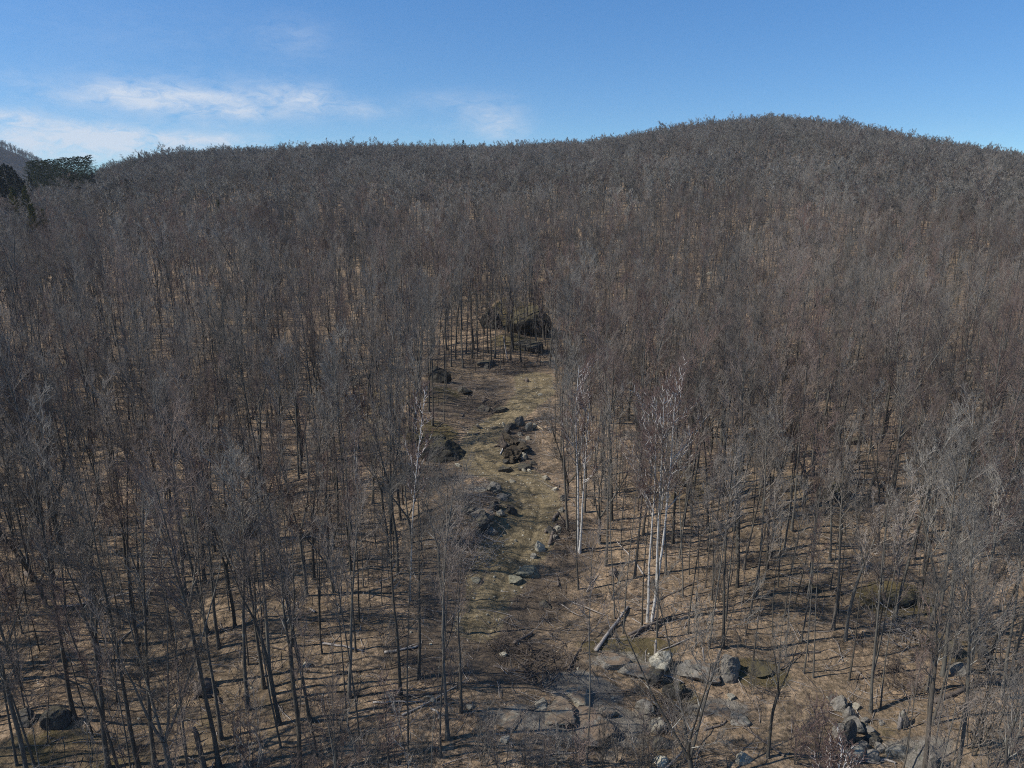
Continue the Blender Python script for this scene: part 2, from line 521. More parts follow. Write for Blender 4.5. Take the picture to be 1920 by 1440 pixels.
NEEDLE = bark_material('spruce_needles', [(0.014, 0.021, 0.012), (0.020, 0.028, 0.015), (0.024, 0.030, 0.016)])
CEDARN = bark_material('olive_cedar_needles', [(0.085, 0.082, 0.026), (0.10, 0.092, 0.03)])
PINEN = bark_material('pine_needles', [(0.036, 0.052, 0.020), (0.048, 0.060, 0.024)])

# ground
GROUND, t, b = new_mat('leaf_litter_ground')
co = t.n('ShaderNodeTexCoord'); ob = co.outputs['Object']
def attr(t, name):
    nd = t.n('ShaderNodeAttribute'); nd.attribute_name = name
    return nd.outputs['Fac']
big = t.noise(ob, 0.055, 4, 0.6)
mid = t.noise(ob, 0.42, 5, 0.65, dist=0.4)
fine = t.noise(ob, 3.2, 5, 0.75)
grain = t.noise(ob, 9.0, 3, 0.8)
vor = t.n('ShaderNodeTexVoronoi'); vor.inputs['Scale'].default_value = 4.5; t.l(ob, vor.inputs['Vector'])
leaf = t.mix(t.ramp(mid, [(0.3, 0.0), (0.7, 1.0)]), (0.225, 0.168, 0.112, 1), (0.335, 0.258, 0.178, 1))
leaf = t.mix(t.m('MULTIPLY', vor.outputs['Color'], 1.0), leaf, t.mix(1.0, leaf, (1.45, 1.35, 1.25, 1), 'MULTIPLY'))
leaf = t.mix(1.0, leaf, t.ramp(fine, [(0.32, 0.22), (0.68, 1.75)]), 'MULTIPLY')
clump = t.noise(ob, 1.1, 4, 0.7, dist=0.6)
leaf = t.mix(1.0, leaf, t.ramp(clump, [(0.34, (0.45, 0.45, 0.44)), (0.52, (1.0, 1.0, 1.0)), (0.7, (1.3, 1.26, 1.2))]), 'MULTIPLY')
leaf = t.mix(t.ramp(grain, [(0.58, 0.0), (0.68, 0.65)]), leaf, (0.50, 0.40, 0.29, 1))
leaf = t.mix(t.ramp(big, [(0.42, 0.0), (0.62, 0.45)]), leaf, (0.17, 0.135, 0.085, 1))
soil = t.mix(t.ramp(mid, [(0.3, 0.0), (0.7, 1.0)]), (0.235, 0.183, 0.102, 1), (0.35, 0.278, 0.165, 1))
soil = t.mix(1.0, soil, t.ramp(fine, [(0.3, 0.4), (0.7, 1.6)]), 'MULTIPLY')
soil = t.mix(t.ramp(t.noise(ob, 0.8, 5, 0.7, dist=0.5), [(0.35, 0.7), (0.6, 0.0)]), soil, (0.095, 0.078, 0.045, 1))
soil = t.mix(t.ramp(grain, [(0.60, 0.0), (0.66, 0.9)]), soil, (0.42, 0.38, 0.28, 1))
moss = t.mix(fine, (0.06, 0.052, 0.024, 1), (0.18, 0.145, 0.065, 1))
rock = t.mix(t.ramp(mid, [(0.35, 0.0), (0.65, 1.0)]), (0.18, 0.165, 0.14, 1), (0.34, 0.31, 0.25, 1))
rock = t.mix(1.0, rock, t.ramp(fine, [(0.2, 0.7), (0.8, 1.25)]), 'MULTIPLY')
def edge(name, k=1.0):
    v = t.m('ADD', attr(t, name), t.m('MULTIPLY', t.m('SUBTRACT', mid, 0.5), 1.1 * k))
    v = t.m('ADD', v, t.m('MULTIPLY', t.m('SUBTRACT', fine, 0.5), 0.5))
    return t.ramp(v, [(0.38, 0.0), (0.62, 1.0)])
c = t.mix(t.m('MULTIPLY', edge('bank'), 0.85), leaf, t.mix(fine, (0.065, 0.052, 0.040, 1), (0.22, 0.17, 0.12, 1)))
c = t.mix(edge('track'), c, soil)
c = t.mix(t.m('MULTIPLY', edge('moss'), 0.85), c, moss)
c = t.mix(t.m('MULTIPLY', edge('rocky'), 0.9), c, rock)
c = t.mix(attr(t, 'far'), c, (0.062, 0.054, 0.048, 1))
t.l(c, b.inputs['Base Color'])
bump(t, b, t.m('ADD', fine, t.m('MULTIPLY', grain, 0.5)), 1.0, 0.22)

# stone
def stone(name, c0, c1, lichen=0.4, mossy=0.0, litter=0.0):
    m_, t, b = new_mat(name)
    co = t.n('ShaderNodeTexCoord'); ge = t.n('ShaderNodeNewGeometry')
    v = co.outputs['Object']
    a = t.noise(v, 1.1, 5, 0.7); f = t.noise(v, 7.0, 4, 0.75)
    c = t.mix(t.ramp(a, [(0.3, 0.0), (0.7, 1.0)]), (*c0, 1), (*c1, 1))
    c = t.mix(1.0, c, t.ramp(f, [(0.3, 0.6), (0.7, 1.3)]), 'MULTIPLY')
    vo = t.n('ShaderNodeTexVoronoi', feature='DISTANCE_TO_EDGE'); vo.inputs['Scale'].default_value = 1.3
    wv = t.n('ShaderNodeVectorMath', operation='ADD'); nv = t.n('ShaderNodeTexNoise'); nv.inputs['Scale'].default_value = 2.0; t.l(v, nv.inputs['Vector'])
    t.l(v, wv.inputs[0]); t.l(nv.outputs['Color'], wv.inputs[1]); t.l(wv.outputs[0], vo.inputs['Vector'])
    crack = t.ramp(vo.outputs['Distance'], [(0.0, 0.0), (0.03, 1.0)])
    c = t.mix(crack, t.mix(1.0, c, (0.35, 0.33, 0.3, 1), 'MULTIPLY'), c)
    li = t.noise(v, 2.6, 3, 0.6)
    c = t.mix(t.ramp(li, [(0.56, 0.0), (0.66, lichen)]), c, (0.12, 0.125, 0.09, 1))
    if mossy:
        sp = t.n('ShaderNodeSeparateXYZ'); t.l(ge.outputs['Normal'], sp.inputs[0])
        k = t.m('ADD', t.m('MULTIPLY', sp.outputs[2], 0.8), t.m('SUBTRACT', li, 0.5))
        c = t.mix(t.ramp(k, [(0.5, 0.0), (0.78, mossy)]), c, t.mix(f, (0.055, 0.048, 0.024, 1), (0.17, 0.142, 0.075, 1)))
    if litter:
        sp = t.n('ShaderNodeSeparateXYZ'); t.l(ge.outputs['Normal'], sp.inputs[0])
        k = t.m('ADD', t.m('MULTIPLY', sp.outputs[2], 0.5), t.m('SUBTRACT', t.noise(v, 0.9, 5, 0.7), 0.5))
        c = t.mix(t.ramp(k, [(0.42, 0.0), (0.5, litter)]), c, t.mix(f, (0.12, 0.085, 0.055, 1), (0.30, 0.22, 0.15, 1)))
    t.l(c, b.inputs['Base Color'])
    bump(t, b, t.m('ADD', a, t.m('MULTIPLY', f, 0.4)), 0.8, 0.12)
    return m_


STONE = {'slab': stone('leaf_strewn_slab', (0.17, 0.155, 0.13), (0.30, 0.28, 0.235), 0.5, 0, 0.9),
         'tanslab': stone('leaf_strewn_tan_slab', (0.25, 0.225, 0.17), (0.36, 0.33, 0.26), 0.4, 0, 0.8),
         'pale': stone('pale_weathered_stone', (0.27, 0.245, 0.19), (0.42, 0.385, 0.30), 0.3),
         'grey': stone('grey_lichen_stone', (0.17, 0.155, 0.13), (0.27, 0.25, 0.21), 0.6),
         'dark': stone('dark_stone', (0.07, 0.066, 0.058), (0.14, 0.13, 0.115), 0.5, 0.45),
         'green': stone('pale_green_stone', (0.21, 0.20, 0.14), (0.29, 0.275, 0.20), 0.2),
         'white': stone('bright_stone', (0.44, 0.40, 0.30), (0.58, 0.54, 0.42), 0.2),
         'mossy': stone('mossy_shade_dark_stone', (0.045, 0.042, 0.035), (0.10, 0.092, 0.076), 0.4, 0.9),  # moss on the tops; shade of the sides put into the dark base
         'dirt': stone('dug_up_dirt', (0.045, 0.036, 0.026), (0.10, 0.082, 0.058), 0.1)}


def tag(o, label=None, cat=None, group=None, kind=None):
    for k_, v_ in (('label', label), ('category', cat), ('group', group), ('kind', kind)):
        if v_:
            o[k_] = v_
    if cat and not kind:
        o['kind'] = 'thing'
    return o


def link(name, data, parent=None, loc=None, rot=None, scale=None):
    o = bpy.data.objects.new(name, data); COL.objects.link(o)
    if loc is not None: o.location = loc
    if rot is not None: o.rotation_euler = rot
    if scale is not None: o.scale = scale if hasattr(scale, '__len__') else (scale,) * 3
    if parent is not None: o.parent = parent
    return o


# ------------------------------------------------------------------ ground sheet
def build_ground():
    fine_a = np.radians(np.linspace(-47, 47, 620))
    left = np.radians(np.linspace(-180, -47, 40)[:-1]); right = np.radians(np.linspace(47, 180, 40)[1:])
    A = np.concatenate([left, fine_a, right[:-1]])
    rn = np.concatenate([[0.01, 8, 16, 22], np.arange(26, 150, 0.32), np.geomspace(150, 900, 190)[0:], np.geomspace(900, 3300, 40)[1:]])
    rg, ag = np.meshgrid(rn, A, indexing='ij')
    X, Y = rg * np.sin(ag), rg * np.cos(ag)
    Z = height(X, Y)
    nR, nA = X.shape
    idx = np.arange(nR * nA).reshape(nR, nA)
    nxt = np.roll(idx, -1, axis=1)
    Q = np.stack([idx[:-1], idx[1:], nxt[1:], nxt[:-1]], -1).reshape(-1, 4)
    Q = Q[:, ::-1]
    x, y = X.ravel(), Y.ravel()
    tr = np.clip(0.62 - track_dist(x, y) * 0.7, 0, 1)
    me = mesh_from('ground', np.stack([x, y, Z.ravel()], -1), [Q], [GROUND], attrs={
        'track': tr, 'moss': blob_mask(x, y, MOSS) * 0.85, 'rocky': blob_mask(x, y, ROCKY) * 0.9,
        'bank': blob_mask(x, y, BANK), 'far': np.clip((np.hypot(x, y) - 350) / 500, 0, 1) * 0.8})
    return tag(link('ground', me), 'brown leaf littered hillside rising to a wooded ridge', None, None, 'structure')


build_ground()

# ------------------------------------------------------------------ tree shapes
rng = np.random.default_rng(20)
VARS = {}                               # kind -> list of (trunk mesh, crown mesh, height)


def seed_of(kind, i):
    return sum(ord(c_) * (j + 7) for j, c_ in enumerate(kind)) * 31 + i * 101 + 5


def limb_mask(cr, thick=0.036):
    return np.linalg.norm(cr[0][cr[1][:, 0]] - cr[0][cr[1][:, 1]], axis=1) > thick


def crown_mesh(name, cr, mats=None):
    return mesh_from(name, cr[0], [cr[1]], mats or [TWIG, LIMB], limb_mask(cr).astype(int))


def add_variant(kind, n, **kw):
    for i in range(n):
        tm, cr = make_tree(seed_of(kind, i), **kw)
        tv, tf = merge(tm)
        VARS.setdefault(kind, []).append((mesh_from('tree_trunk', tv, [tf], [BARK]), crown_mesh('tree_crown', cr), kw['H'], tv, tf, cr))


add_variant('straight', 8, H=18.0, r0=0.14, form='straight', cb=0.52, cw=3.7, n1=18, n2=6, n3=4, n4=2, tw=0.0076)
add_variant('forked', 6, H=18.0, r0=0.155, form='forked', cb=0.46, cw=3.9, n1=18, n2=6, n3=4, n4=2, tw=0.0076)
add_variant('slim', 6, H=14.0, r0=0.065, form='straight', cb=0.58, cw=2.0, n1=13, n2=5, n3=4, n4=2, tw=0.008)
add_variant('broad', 3, H=15.0, r0=0.19, form='low', cb=0.3, cw=4.4, n1=24, n2=6, n3=5, n4=3, spread=(32, 62), tw=0.009)


def joined(name, tv, tf, cr, mats=None):
    V = np.concatenate([tv, cr[0]]); F = np.concatenate([tf, cr[1] + len(tv)])
    return mesh_from(name, V, [F], mats or [BARK, TWIG, LIMB], np.concatenate([np.zeros(len(tf)), 1 + limb_mask(cr)]))


def scatter(name, meshes, pts, rot, scl, idx, mats):
    """one object that repeats the given meshes over points with geometry nodes"""
    me = bpy.data.meshes.new(name)
    me.vertices.add(len(pts)); me.vertices.foreach_set('co', np.asarray(pts, np.float32).ravel())
    for k_, arr in (('rot', rot), ('scl', scl)):
        a_ = me.attributes.new(k_, 'FLOAT_VECTOR', 'POINT'); a_.data.foreach_set('vector', np.asarray(arr, np.float32).ravel())
    a_ = me.attributes.new('idx', 'INT', 'POINT'); a_.data.foreach_set('value', np.asarray(idx, np.int32))
    for m_ in mats:
        me.materials.append(m_)
    o = link(name, me)
    ng = bpy.data.node_groups.new(name, 'GeometryNodeTree')
    ng.interface.new_socket('Geometry', in_out='INPUT', socket_type='NodeSocketGeometry')
    ng.interface.new_socket('Geometry', in_out='OUTPUT', socket_type='NodeSocketGeometry')
    N_ = ng.nodes
    gi, go = N_.new('NodeGroupInput'), N_.new('NodeGroupOutput')
    jn = N_.new('GeometryNodeJoinGeometry')
    for m_ in reversed(meshes):
        src = bpy.data.objects.new(m_.name + '_source', m_)          # never linked to the scene
        oi = N_.new('GeometryNodeObjectInfo'); oi.inputs['Object'].default_value = src; oi.inputs['As Instance'].default_value = False
        g2 = N_.new('GeometryNodeGeometryToInstance')
        ng.links.new(oi.outputs['Geometry'], g2.inputs[0]); ng.links.new(g2.outputs[0], jn.inputs[0])
    ip = N_.new('GeometryNodeInstanceOnPoints')
    ip.inputs['Pick Instance'].default_value = True
    ng.links.new(gi.outputs[0], ip.inputs['Points']); ng.links.new(jn.outputs[0], ip.inputs['Instance'])
    for key, typ, sock in (('idx', 'INT', 'Instance Index'), ('rot', 'FLOAT_VECTOR', 'Rotation'), ('scl', 'FLOAT_VECTOR', 'Scale')):
        na = N_.new('GeometryNodeInputNamedAttribute'); na.data_type = typ; na.inputs['Name'].default_value = key
        ng.links.new([s_ for s_ in na.outputs if s_.enabled and s_.name == 'Attribute'][0], ip.inputs[sock])
    ng.links.new(ip.outputs[0], go.inputs[0])
    md = o.modifiers.new('scatter', 'NODES'); md.node_group = ng
    return o


# ------------------------------------------------------------------ trees read off the photograph: kind, base x, base y, top y, lean (degrees to the right)
LISTED = [
    ('slim', 1100, 1432, 985, 0), ('broad', 1297, 1475, 1085, 0), ('forked', 1440, 1420, 1150, 2), ('straight', 1633, 1335, 960, 0), ('slim', 1651, 1328, 1010, 5),
    ('straight', 1740, 1296, 830, 4), ('straight', 1815, 1262, 820, 3), ('slim', 1490, 1132, 860, 2), ('straight', 752, 1305, 900, -2), ('straight', 785, 1272, 880, 0),
    ('straight', 840, 1385, 900, 0), ('slim', 827, 1420, 960, 0), ('straight', 655, 1308, 900, -2), ('slim', 675, 1420, 960, 0), ('slim', 765, 1415, 1000, 0),
    ('slim', 595, 1418, 960, -1), ('forked', 562, 1455, 980, 0), ('broad', 325, 1465, 1060, 0), ('straight', 412, 1440, 880, -2), ('straight', 262, 1450, 900, -2), ('straight', 292, 1440, 930, 0),
    ('straight', 140, 1350, 850, -3), ('forked', 203, 1440, 960, -5), ('slim', 32, 1435, 930, -2), ('slim', 68, 1440, 960, -2), ('straight', 465, 1330, 860, 0), ('straight', 512, 1302, 820, 0), ('straight', 495, 1290, 850, -1),
    ('straight', 865, 1335, 1010, 0), ('slim', 1232, 1195, 800, 0), ('slim', 1168, 1188, 850, 0), ('slim', 1153, 1160, 860, 0), ('slim', 1204, 1172, 830, 1),
    ('straight', 1355, 1215, 840, 1), ('slim', 1330, 1216, 850, 0), ('slim', 1412, 1240, 900, 3), ('straight', 1562, 1180, 820, 0), ('straight', 1722, 1135, 790, 0), ('straight', 1515, 1120, 800, 1),
    ('slim', 1507, 1262, 960, 2), ('slim', 1525, 1270, 980, 0), ('slim', 1592, 1275, 950, 1), ('straight', 1848, 1262, 860, 4), ('straight', 1900, 1285, 880, 3), ('slim', 1880, 1340, 960, 3),
    ('forked', 1585, 1200, 880, 1), ('straight', 1418, 1120, 780, 0), ('slim', 1280, 1120, 800, 0), ('slim', 1085, 1105, 700, -1),
    ('straight', 811, 798, 560, -2), ('slim', 833, 790, 590, -1), ('straight', 868, 690, 470, 0), ('slim', 838, 735, 540, 0), ('slim', 906, 686, 480, 0), ('straight', 885, 672, 440, 0), ('slim', 895, 670, 470, 0), ('straight', 928, 672, 450, 0),
    ('straight', 1006, 655, 430, 0), ('slim', 962, 640, 440, 1), ('straight', 1083, 680, 470, 1), ('straight', 985, 600, 410, 0), ('straight', 940, 590, 400, 0),
    ('slim', 1040, 830, 620, -1), ('straight', 1115, 880, 640, 1), ('forked', 1200, 930, 700, 0), ('straight', 1300, 930, 690, 0), ('straight', 1290, 890, 650, 0), ('slim', 1345, 980, 740, 1), ('straight', 1370, 960, 700, 1),
    ('broad', 120, 1040, 700, -2), ('straight', 100, 1085, 720, -3), ('straight', 60, 1090, 740, -3), ('straight', 385, 1060, 700, -2), ('straight', 345, 1045, 760, -1), ('forked', 268, 1085, 770, -2), ('straight', 545, 985, 660, -1), ('forked', 440, 940, 650, 0), ('straight', 560, 900, 640, 0),
    ('straight', 1470, 1030, 760, 1), ('broad', 1735, 1000, 720, 2), ('straight', 1685, 1060, 800, 3), ('straight', 1730, 1075, 830, 1), ('straight', 1860, 1080, 800, 4), ('broad', 1850, 930, 700, 3), ('straight', 1490, 880, 640, 1), ('straight', 1590, 850, 620, 1),
]
# birches: base x, base y, top y, stems, label
BIRCHES = [(1083, 1035, 688, 2, 12.0, 'tall twin stemmed white birch with reddish twigs beside the dirt track'),
           (1218, 1168, 702, 3, 14.0, 'tall white birch clump with three stems and a domed reddish brown crown'),
           (768, 1128, 745, 1, 9.0, 'single thin white birch with an upright bright pale top'),
           (668, 905, 730, 2, 8.0, 'small birch with pale forked limbs under a reddish purple crown'),
           (1530, 1610, 1390, 3, 5.0, 'low white birch poking bare pale limbs over the bottom edge'),
           (1240, 955, 690, 1, 9.0, 'birch with a red brown twiggy crown behind the three stemmed clump'),
           (1508, 452, 385, 2, 8.0, 'two pale thin birch stems by the far dark knoll')]

# open ground where no filler tree stands (photograph pixels)
OPEN = [[(840, 700), (1020, 690), (1045, 760), (1050, 900), (1065, 1000), (1040, 1110), (980, 1200), (860, 1190), (850, 1080), (790, 1020), (770, 940), (790, 880), (800, 790), (830, 770)],
        [(850, 1190), (1010, 1140), (1210, 1200), (1420, 1275), (1560, 1290), (1700, 1460), (1700, 1900), (700, 1900), (845, 1460)],
        [(970, 1070), (1075, 1030), (1078, 1200), (950, 1210)],
        [(1070, 1100), (1200, 1085), (1260, 1200), (1130, 1220)]]


def in_poly(x, y, poly):
    ins = np.zeros(np.shape(x), bool)
    n = len(poly)
    for i in range(n):
        x0, y0 = poly[i]; x1, y1 = poly[(i + 1) % n]
        c_ = ((y0 > y) != (y1 > y)) & (x < (x1 - x0) * (y - y0) / (y1 - y0 + 1e-9) + x0)
        ins ^= c_
    return ins


def top_height(p, ty):
    v_ = (720 - ty) / FPX
    h = p[1] * (v_ * math.cos(PITCH) - math.sin(PITCH)) / (math.cos(PITCH) + v_ * math.sin(PITCH))
    return h + CAM_H - p[2]


trees = []            # dicts: kind, variant, p, H, rz, tx, ty(lean), sz, sxy, listed
for kind, bx, by, ty, lean in LISTED:
    p = at(bx, by)
    trees.append(dict(kind=kind, var=rng.integers(len(VARS[kind])), p=p, H=float(np.clip(top_height(p, ty), 5, 24)), lean=lean, listed=True))
birch_p = [at(b_[0], b_[1]) for b_ in BIRCHES]

# filler: darts thrown over the wedge the camera sees (wider on the sunny side, whose trees cast shade into it)
def fill(n, d0, d1, a0, a1, gap, occupied):
    d = np.sqrt(rng.random(n) * (d1 * d1 - d0 * d0) + d0 * d0)
    a = a0 + (a1 - a0) * rng.random(n)
    x, y = d * np.sin(a), d * np.cos(a)
    z = height(x, y)
    px, py, f = project(np.stack([x, y, z], -1))
    ok = ~np.any([in_poly(px, py, pl) for pl in OPEN], axis=0)
    ok &= track_dist(x, y) > 0.8
    for b_ in BIRCHES[:3]:          # nothing stands in front of the big birches
        ok &= ~((np.abs(px - b_[0]) < 42) & (py > b_[1] - 5) & (py < b_[1] + 190))
    dens = 0.62 + 0.9 * vnoise(x / 14, y / 14, 21) + 0.5 * vnoise(x / 40, y / 40, 22)
    ok &= rng.random(n) < np.clip(dens, 0.15, 1)
    cell = {}
    for q in occupied:
        cell.setdefault((int(q[0] // gap), int(q[1] // gap)), []).append((q[0], q[1]))
    res = []
    for i in np.nonzero(ok)[0]:
        cx, cy = int(x[i] // gap), int(y[i] // gap)
        if all((x[i] - qx) ** 2 + (y[i] - qy) ** 2 > gap * gap for u in (-1, 0, 1) for v_ in (-1, 0, 1) for qx, qy in cell.get((cx + u, cy + v_), ())):
            cell.setdefault((cx, cy), []).append((x[i], y[i])); res.append((x[i], y[i], z[i]))
    return np.array(res)


occ = [tr_['p'] for tr_ in trees] + birch_p
near_pts = fill(12000, 26, 135, math.radians(-62), math.radians(41), 2.0, occ)
for p in near_pts:
    d = math.hypot(p[0], p[1])
    kind = rng.choice(['straight', 'forked', 'slim', 'broad'], p=[0.27, 0.12, 0.57, 0.04])
    H = {'straight': rng.normal(17.0, 2.6), 'forked': rng.normal(16.5, 2.4), 'slim': rng.normal(13, 2.2), 'broad': rng.normal(14, 1.5)}[kind]
    if d < 42: H = min(H, 6 + (d - 26) * 0.5 + rng.random() * 3)
    trees.append(dict(kind=kind, var=rng.integers(len(VARS[kind])), p=p, H=float(np.clip(H, 5, 22)), lean=0, listed=False))
print('near trees', len(trees))


def finish(tr_):
    Hv = VARS[tr_['kind']][tr_['var']][2]
    sz = tr_['H'] / Hv
    tr_['scale'] = (sz ** 0.75, sz ** 0.75, sz)
    tr_['rot'] = (math.radians(rng.normal(0, 1.9)), math.radians(rng.normal(0, 1.8) + 0.5 * tr_['lean']), rng.random() * 6.283)


for tr_ in trees:
    finish(tr_)
P_ = np.array([tr_['p'] for tr_ in trees]); H_ = np.array([tr_['H'] for tr_ in trees])
bx_, by_, f_ = project(P_); tx_, ty_, _ = project(P_ + np.array([0, 0, 1]) * H_[:, None])
girth = np.array([{'straight': 1.0, 'forked': 1.05, 'slim': 0.8, 'broad': 1.1}[tr_['kind']] for tr_ in trees])
visible = (tx_ > -20) & (tx_ < 1940) & (ty_ < 1400)
size_px = np.where(visible, (by_ - ty_) * girth, 0) + np.array([900.0 * tr_['listed'] for tr_ in trees])
order = np.argsort(-size_px)
N_IND = 298
individual = [int(i) for i in order[:N_IND] if size_px[i] > 0]
rest = [i for i in range(len(trees)) if i not in set(individual)]

# ------------------------------------------------------------------ labels for the single trees, told by what stands near them
MARKS = [('twin birch', 1083, 1035), ('three stemmed birch clump', 1218, 1168), ('thin single birch', 768, 1128), ('bright cream faced boulder', 1238, 1262),
         ('squarish grey boulder', 1367, 1262), ('dark mossy boulder', 1784, 1220), ('tumbled stone row', 1610, 1360), ('thick fallen log', 1150, 1180),
         ('pale flat slab', 990, 1070), ('bright cream track stone', 1012, 1027), ('shaded mossy outcrop', 845, 850), ('dark earth heap', 965, 830),
         ('dark upper outcrop', 985, 610), ('low dark outcrop', 985, 650), ('mossy rock hump', 1680, 1120), ('dark brush bank', 370, 985), ('twin dark boulders', 80, 1375),
         ('grey ledge by the bend', 905, 970), ('small pale limbed birch', 668, 905), ('low forking tree', 325, 1465), ('broken snag', 383, 1425), ('grey corner boulder', 1718, 1425),
         ('tangled root heap', 1000, 1250), ('long fallen trunk', 1830, 1295), ('brown upturned stump', 383, 1290), ('red crowned birch', 1240, 955), ('crossed pale logs', 650, 720),
         ('mossy hillside boulder', 1560, 935), ('dark leaning rock', 1605, 825), ('evergreen thicket', 1820, 870), ('low grey rock', 1285, 905), ('fallen grey trunk', 120, 1105), ('pale lichened rock', 575, 1245)]
ORD = ['first', 'second', 'third', 'fourth', 'fifth', 'sixth', 'seventh', 'eighth', 'ninth', 'tenth', 'eleventh', 'twelfth', 'thirteenth', 'fourteenth', 'fifteenth', 'sixteenth', 'seventeenth', 'eighteenth', 'nineteenth', 'twentieth']
LOOK = {'straight': 'tall straight bare tree', 'forked': 'tall forked bare tree', 'slim': 'slim grey tree', 'broad': 'broad forking bare tree'}
mk_p = np.array([at(m_[1], m_[2]) for m_ in MARKS])
cells = {}
for i in individual:
    p = P_[i]
    dd = np.hypot(mk_p[:, 0] - p[0], mk_p[:, 1] - p[1])
    j = int(np.argmin(dd))
    mxp, myp, _ = project(mk_p[j])
    a = np.array([p[0] - mk_p[j, 0], p[1] - mk_p[j, 1]])
    side = ('to the right of' if a[0] > 0 else 'to the left of') if abs(a[0]) > abs(a[1]) else ('uphill behind' if a[1] > 0 else 'downhill before')
    cells.setdefault((trees[i]['kind'], j, side), []).append((dd[j], i))
for (kind, j, side), lst in cells.items():
    lst.sort()
    for r_, (_, i) in enumerate(lst):
        lab = LOOK[kind] + ' ' + side + ' the ' + MARKS[j][0]
        if len(lst) > 1:
            lab = LOOK[kind] + ', ' + ORD[min(r_, 19)] + ' ' + side + ' the ' + MARKS[j][0]
        trees[i]['label'] = lab

for i in individual:
    tr_ = trees[i]
    tme, cme = VARS[tr_['kind']][tr_['var']][:2]
    root = link('bare_tree', None, None, tuple(tr_['p']), tr_['rot'], tr_['scale'])
    tag(root, tr_['label'], 'tree', 'leafless trees on the near slope')
    link('trunk', tme, root); link('crown', cme, root)

# ------------------------------------------------------------------ birches
for (bx, by, ty, stems, wid, lab), p, sd in zip(BIRCHES, birch_p, (3, 8, 13, 22, 31, 44, 57)):
    H = float(np.clip(top_height(p, ty), 3, 24))
    k = H / 19.0
    rg = sd
    tm, cr = make_tree(sd, H=H, r0=(0.095 if stems == 1 else 0.14) * (0.8 + 0.2 * k), form='straight', cb=0.48, cw=wid / 3.0, n1=16, n2=6, n3=4, n4=3, stems=stems, spread=(26, 54), tw=0.011, splay=0.035)
    # the first order limbs are white too: rebuild them as part of the pale wood
    root = link('birch_tree', None, None, tuple(p), (0, 0, 0.4 * sd))
    tag(root, lab, 'birch')
    for T_ in tm:
        link('trunk', mesh_from('birch_trunk', T_[0], [T_[1]], [BIRCH]), root)
    lens = make_tree.__defaults__ is not None
    V, F = cr
    # limbs come first inside every stem's block of the crown: colour thick tubes pale
    a_ = V[F[:, 0]]; c_ = V[F[:, 1]]
    wdt = np.linalg.norm(a_ - c_, axis=1)
    midx = (wdt > 0.0275).astype(int)
    link('crown', mesh_from('birch_crown', V, [F], [BIRCH_TWIG, BIRCH_LIMB], midx), root)

# ------------------------------------------------------------------ where the conifers stand
def at_dist(px, d):
    a_, _ = px_angles(px, 345)
    x, y = d * math.sin(a_), d * math.cos(a_)
    return np.array([x, y, gz(x, y)])


def conifer_spots():
    """(form, point, height, label, group, width factor)"""
    sp_ = []
    def add(form, px, d, ty, lab, grp=None, wide=1.25):
        p = at_dist(px, d)
        if form == 'cedar': wide = 0.6
        sp_.append((form, p, float(np.clip(top_height(p, ty), 2, 34)), lab, grp, wide))
    r_ = np.random.default_rng(4)
    for px in range(60, 176, 6):
        add('pine', px, 490 + 60 * r_.random(), 302 - (px - 60) * 0.10 + 3 * r_.random(), 'dark green pine in the dense skyline grove at far left', 'dark pines in the grove on the far left skyline', 0.7)
    for px in range(-10, 46, 5):
        add('spruce', px, 430 + 30 * r_.random(), 306 + max(0, px - 22) * 1.3 + 5 * r_.random(), 'near black spruce in the mass at the left edge', 'dark spruces massed at the left edge', 0.95)
    add('spruce', 57, 440, 322, 'slim dark spruce spire between the two evergreen masses', None, 0.6)
    for px, d, ty, form, lab in [(20, 330, 352, 'cedar', 'yellow green evergreen below the near black spruces'), (44, 330, 350, 'cedar', 'olive evergreen right of the yellow green one'),
                                 (50, 262, 384, 'cedar', 'bushy olive evergreen lower on the left slope'), (72, 262, 394, 'cedar', 'small olive evergreen right of the bushy one'),
                                 (222, 430, 331, 'spruce', 'dark clumped spruce on the far left slope'), (237, 425, 333, 'spruce', 'darker spruce beside the clumped one'),
                                 (268, 720, 287, 'spruce', 'pointed spruce top showing on the left skyline'), (283, 730, 285, 'pine', 'green pine breaking the left skyline'),
                                 (240, 620, 305, 'pine', 'low green pine right of the far grove'), (258, 630, 302, 'pine', 'green pine between the grove and pointed spruce'),
                                 (320, 620, 299, 'pine', 'green pine downhill of the left skyline'), (495, 690, 283, 'pine', 'wide dark green pine below the ridge'),
                                 (575, 720, 279, 'spruce', 'small dark spruce left of its rounded neighbour'), (614, 700, 281, 'pine', 'rounded dark evergreen below the middle ridge'),
                                 (700, 500, 322, 'spruce', 'tiny spruce in the middle of the far slope'), (733, 760, 275, 'spruce', 'thin spruce near the middle ridge'),
                                 (821, 740, 272, 'spruce', 'narrow dark spruce below the middle skyline'), (870, 860, 262, 'spruce', 'lone spruce tip rising over the middle skyline'),
                                 (405, 290, 374, 'cedar', 'single small round evergreen on the left slope')]:
        add(form, px, d, ty, lab)
    for px, py, ty, lab in [(1525, 462, 436, 'green bush beneath the pale far birches'), (1500, 462, 443, 'second low green bush on the far knoll'), (1095, 560, 540, 'small olive evergreen behind the upper outcrop'),
                            (1820, 880, 845, 'dark evergreen thicket plant in the right woods'), (1845, 890, 860, 'small evergreen right of the dark thicket plant'),
                            (1320, 778, 755, 'small dark evergreen in the bright middle woods'), (640, 700, 680, 'little evergreen by the tan logs')]:
        p = at(px, py)
        sp_.append(('cedar', p, float(np.clip(top_height(p, ty), 1, 30)), lab, None, 1.6))
    return sp_


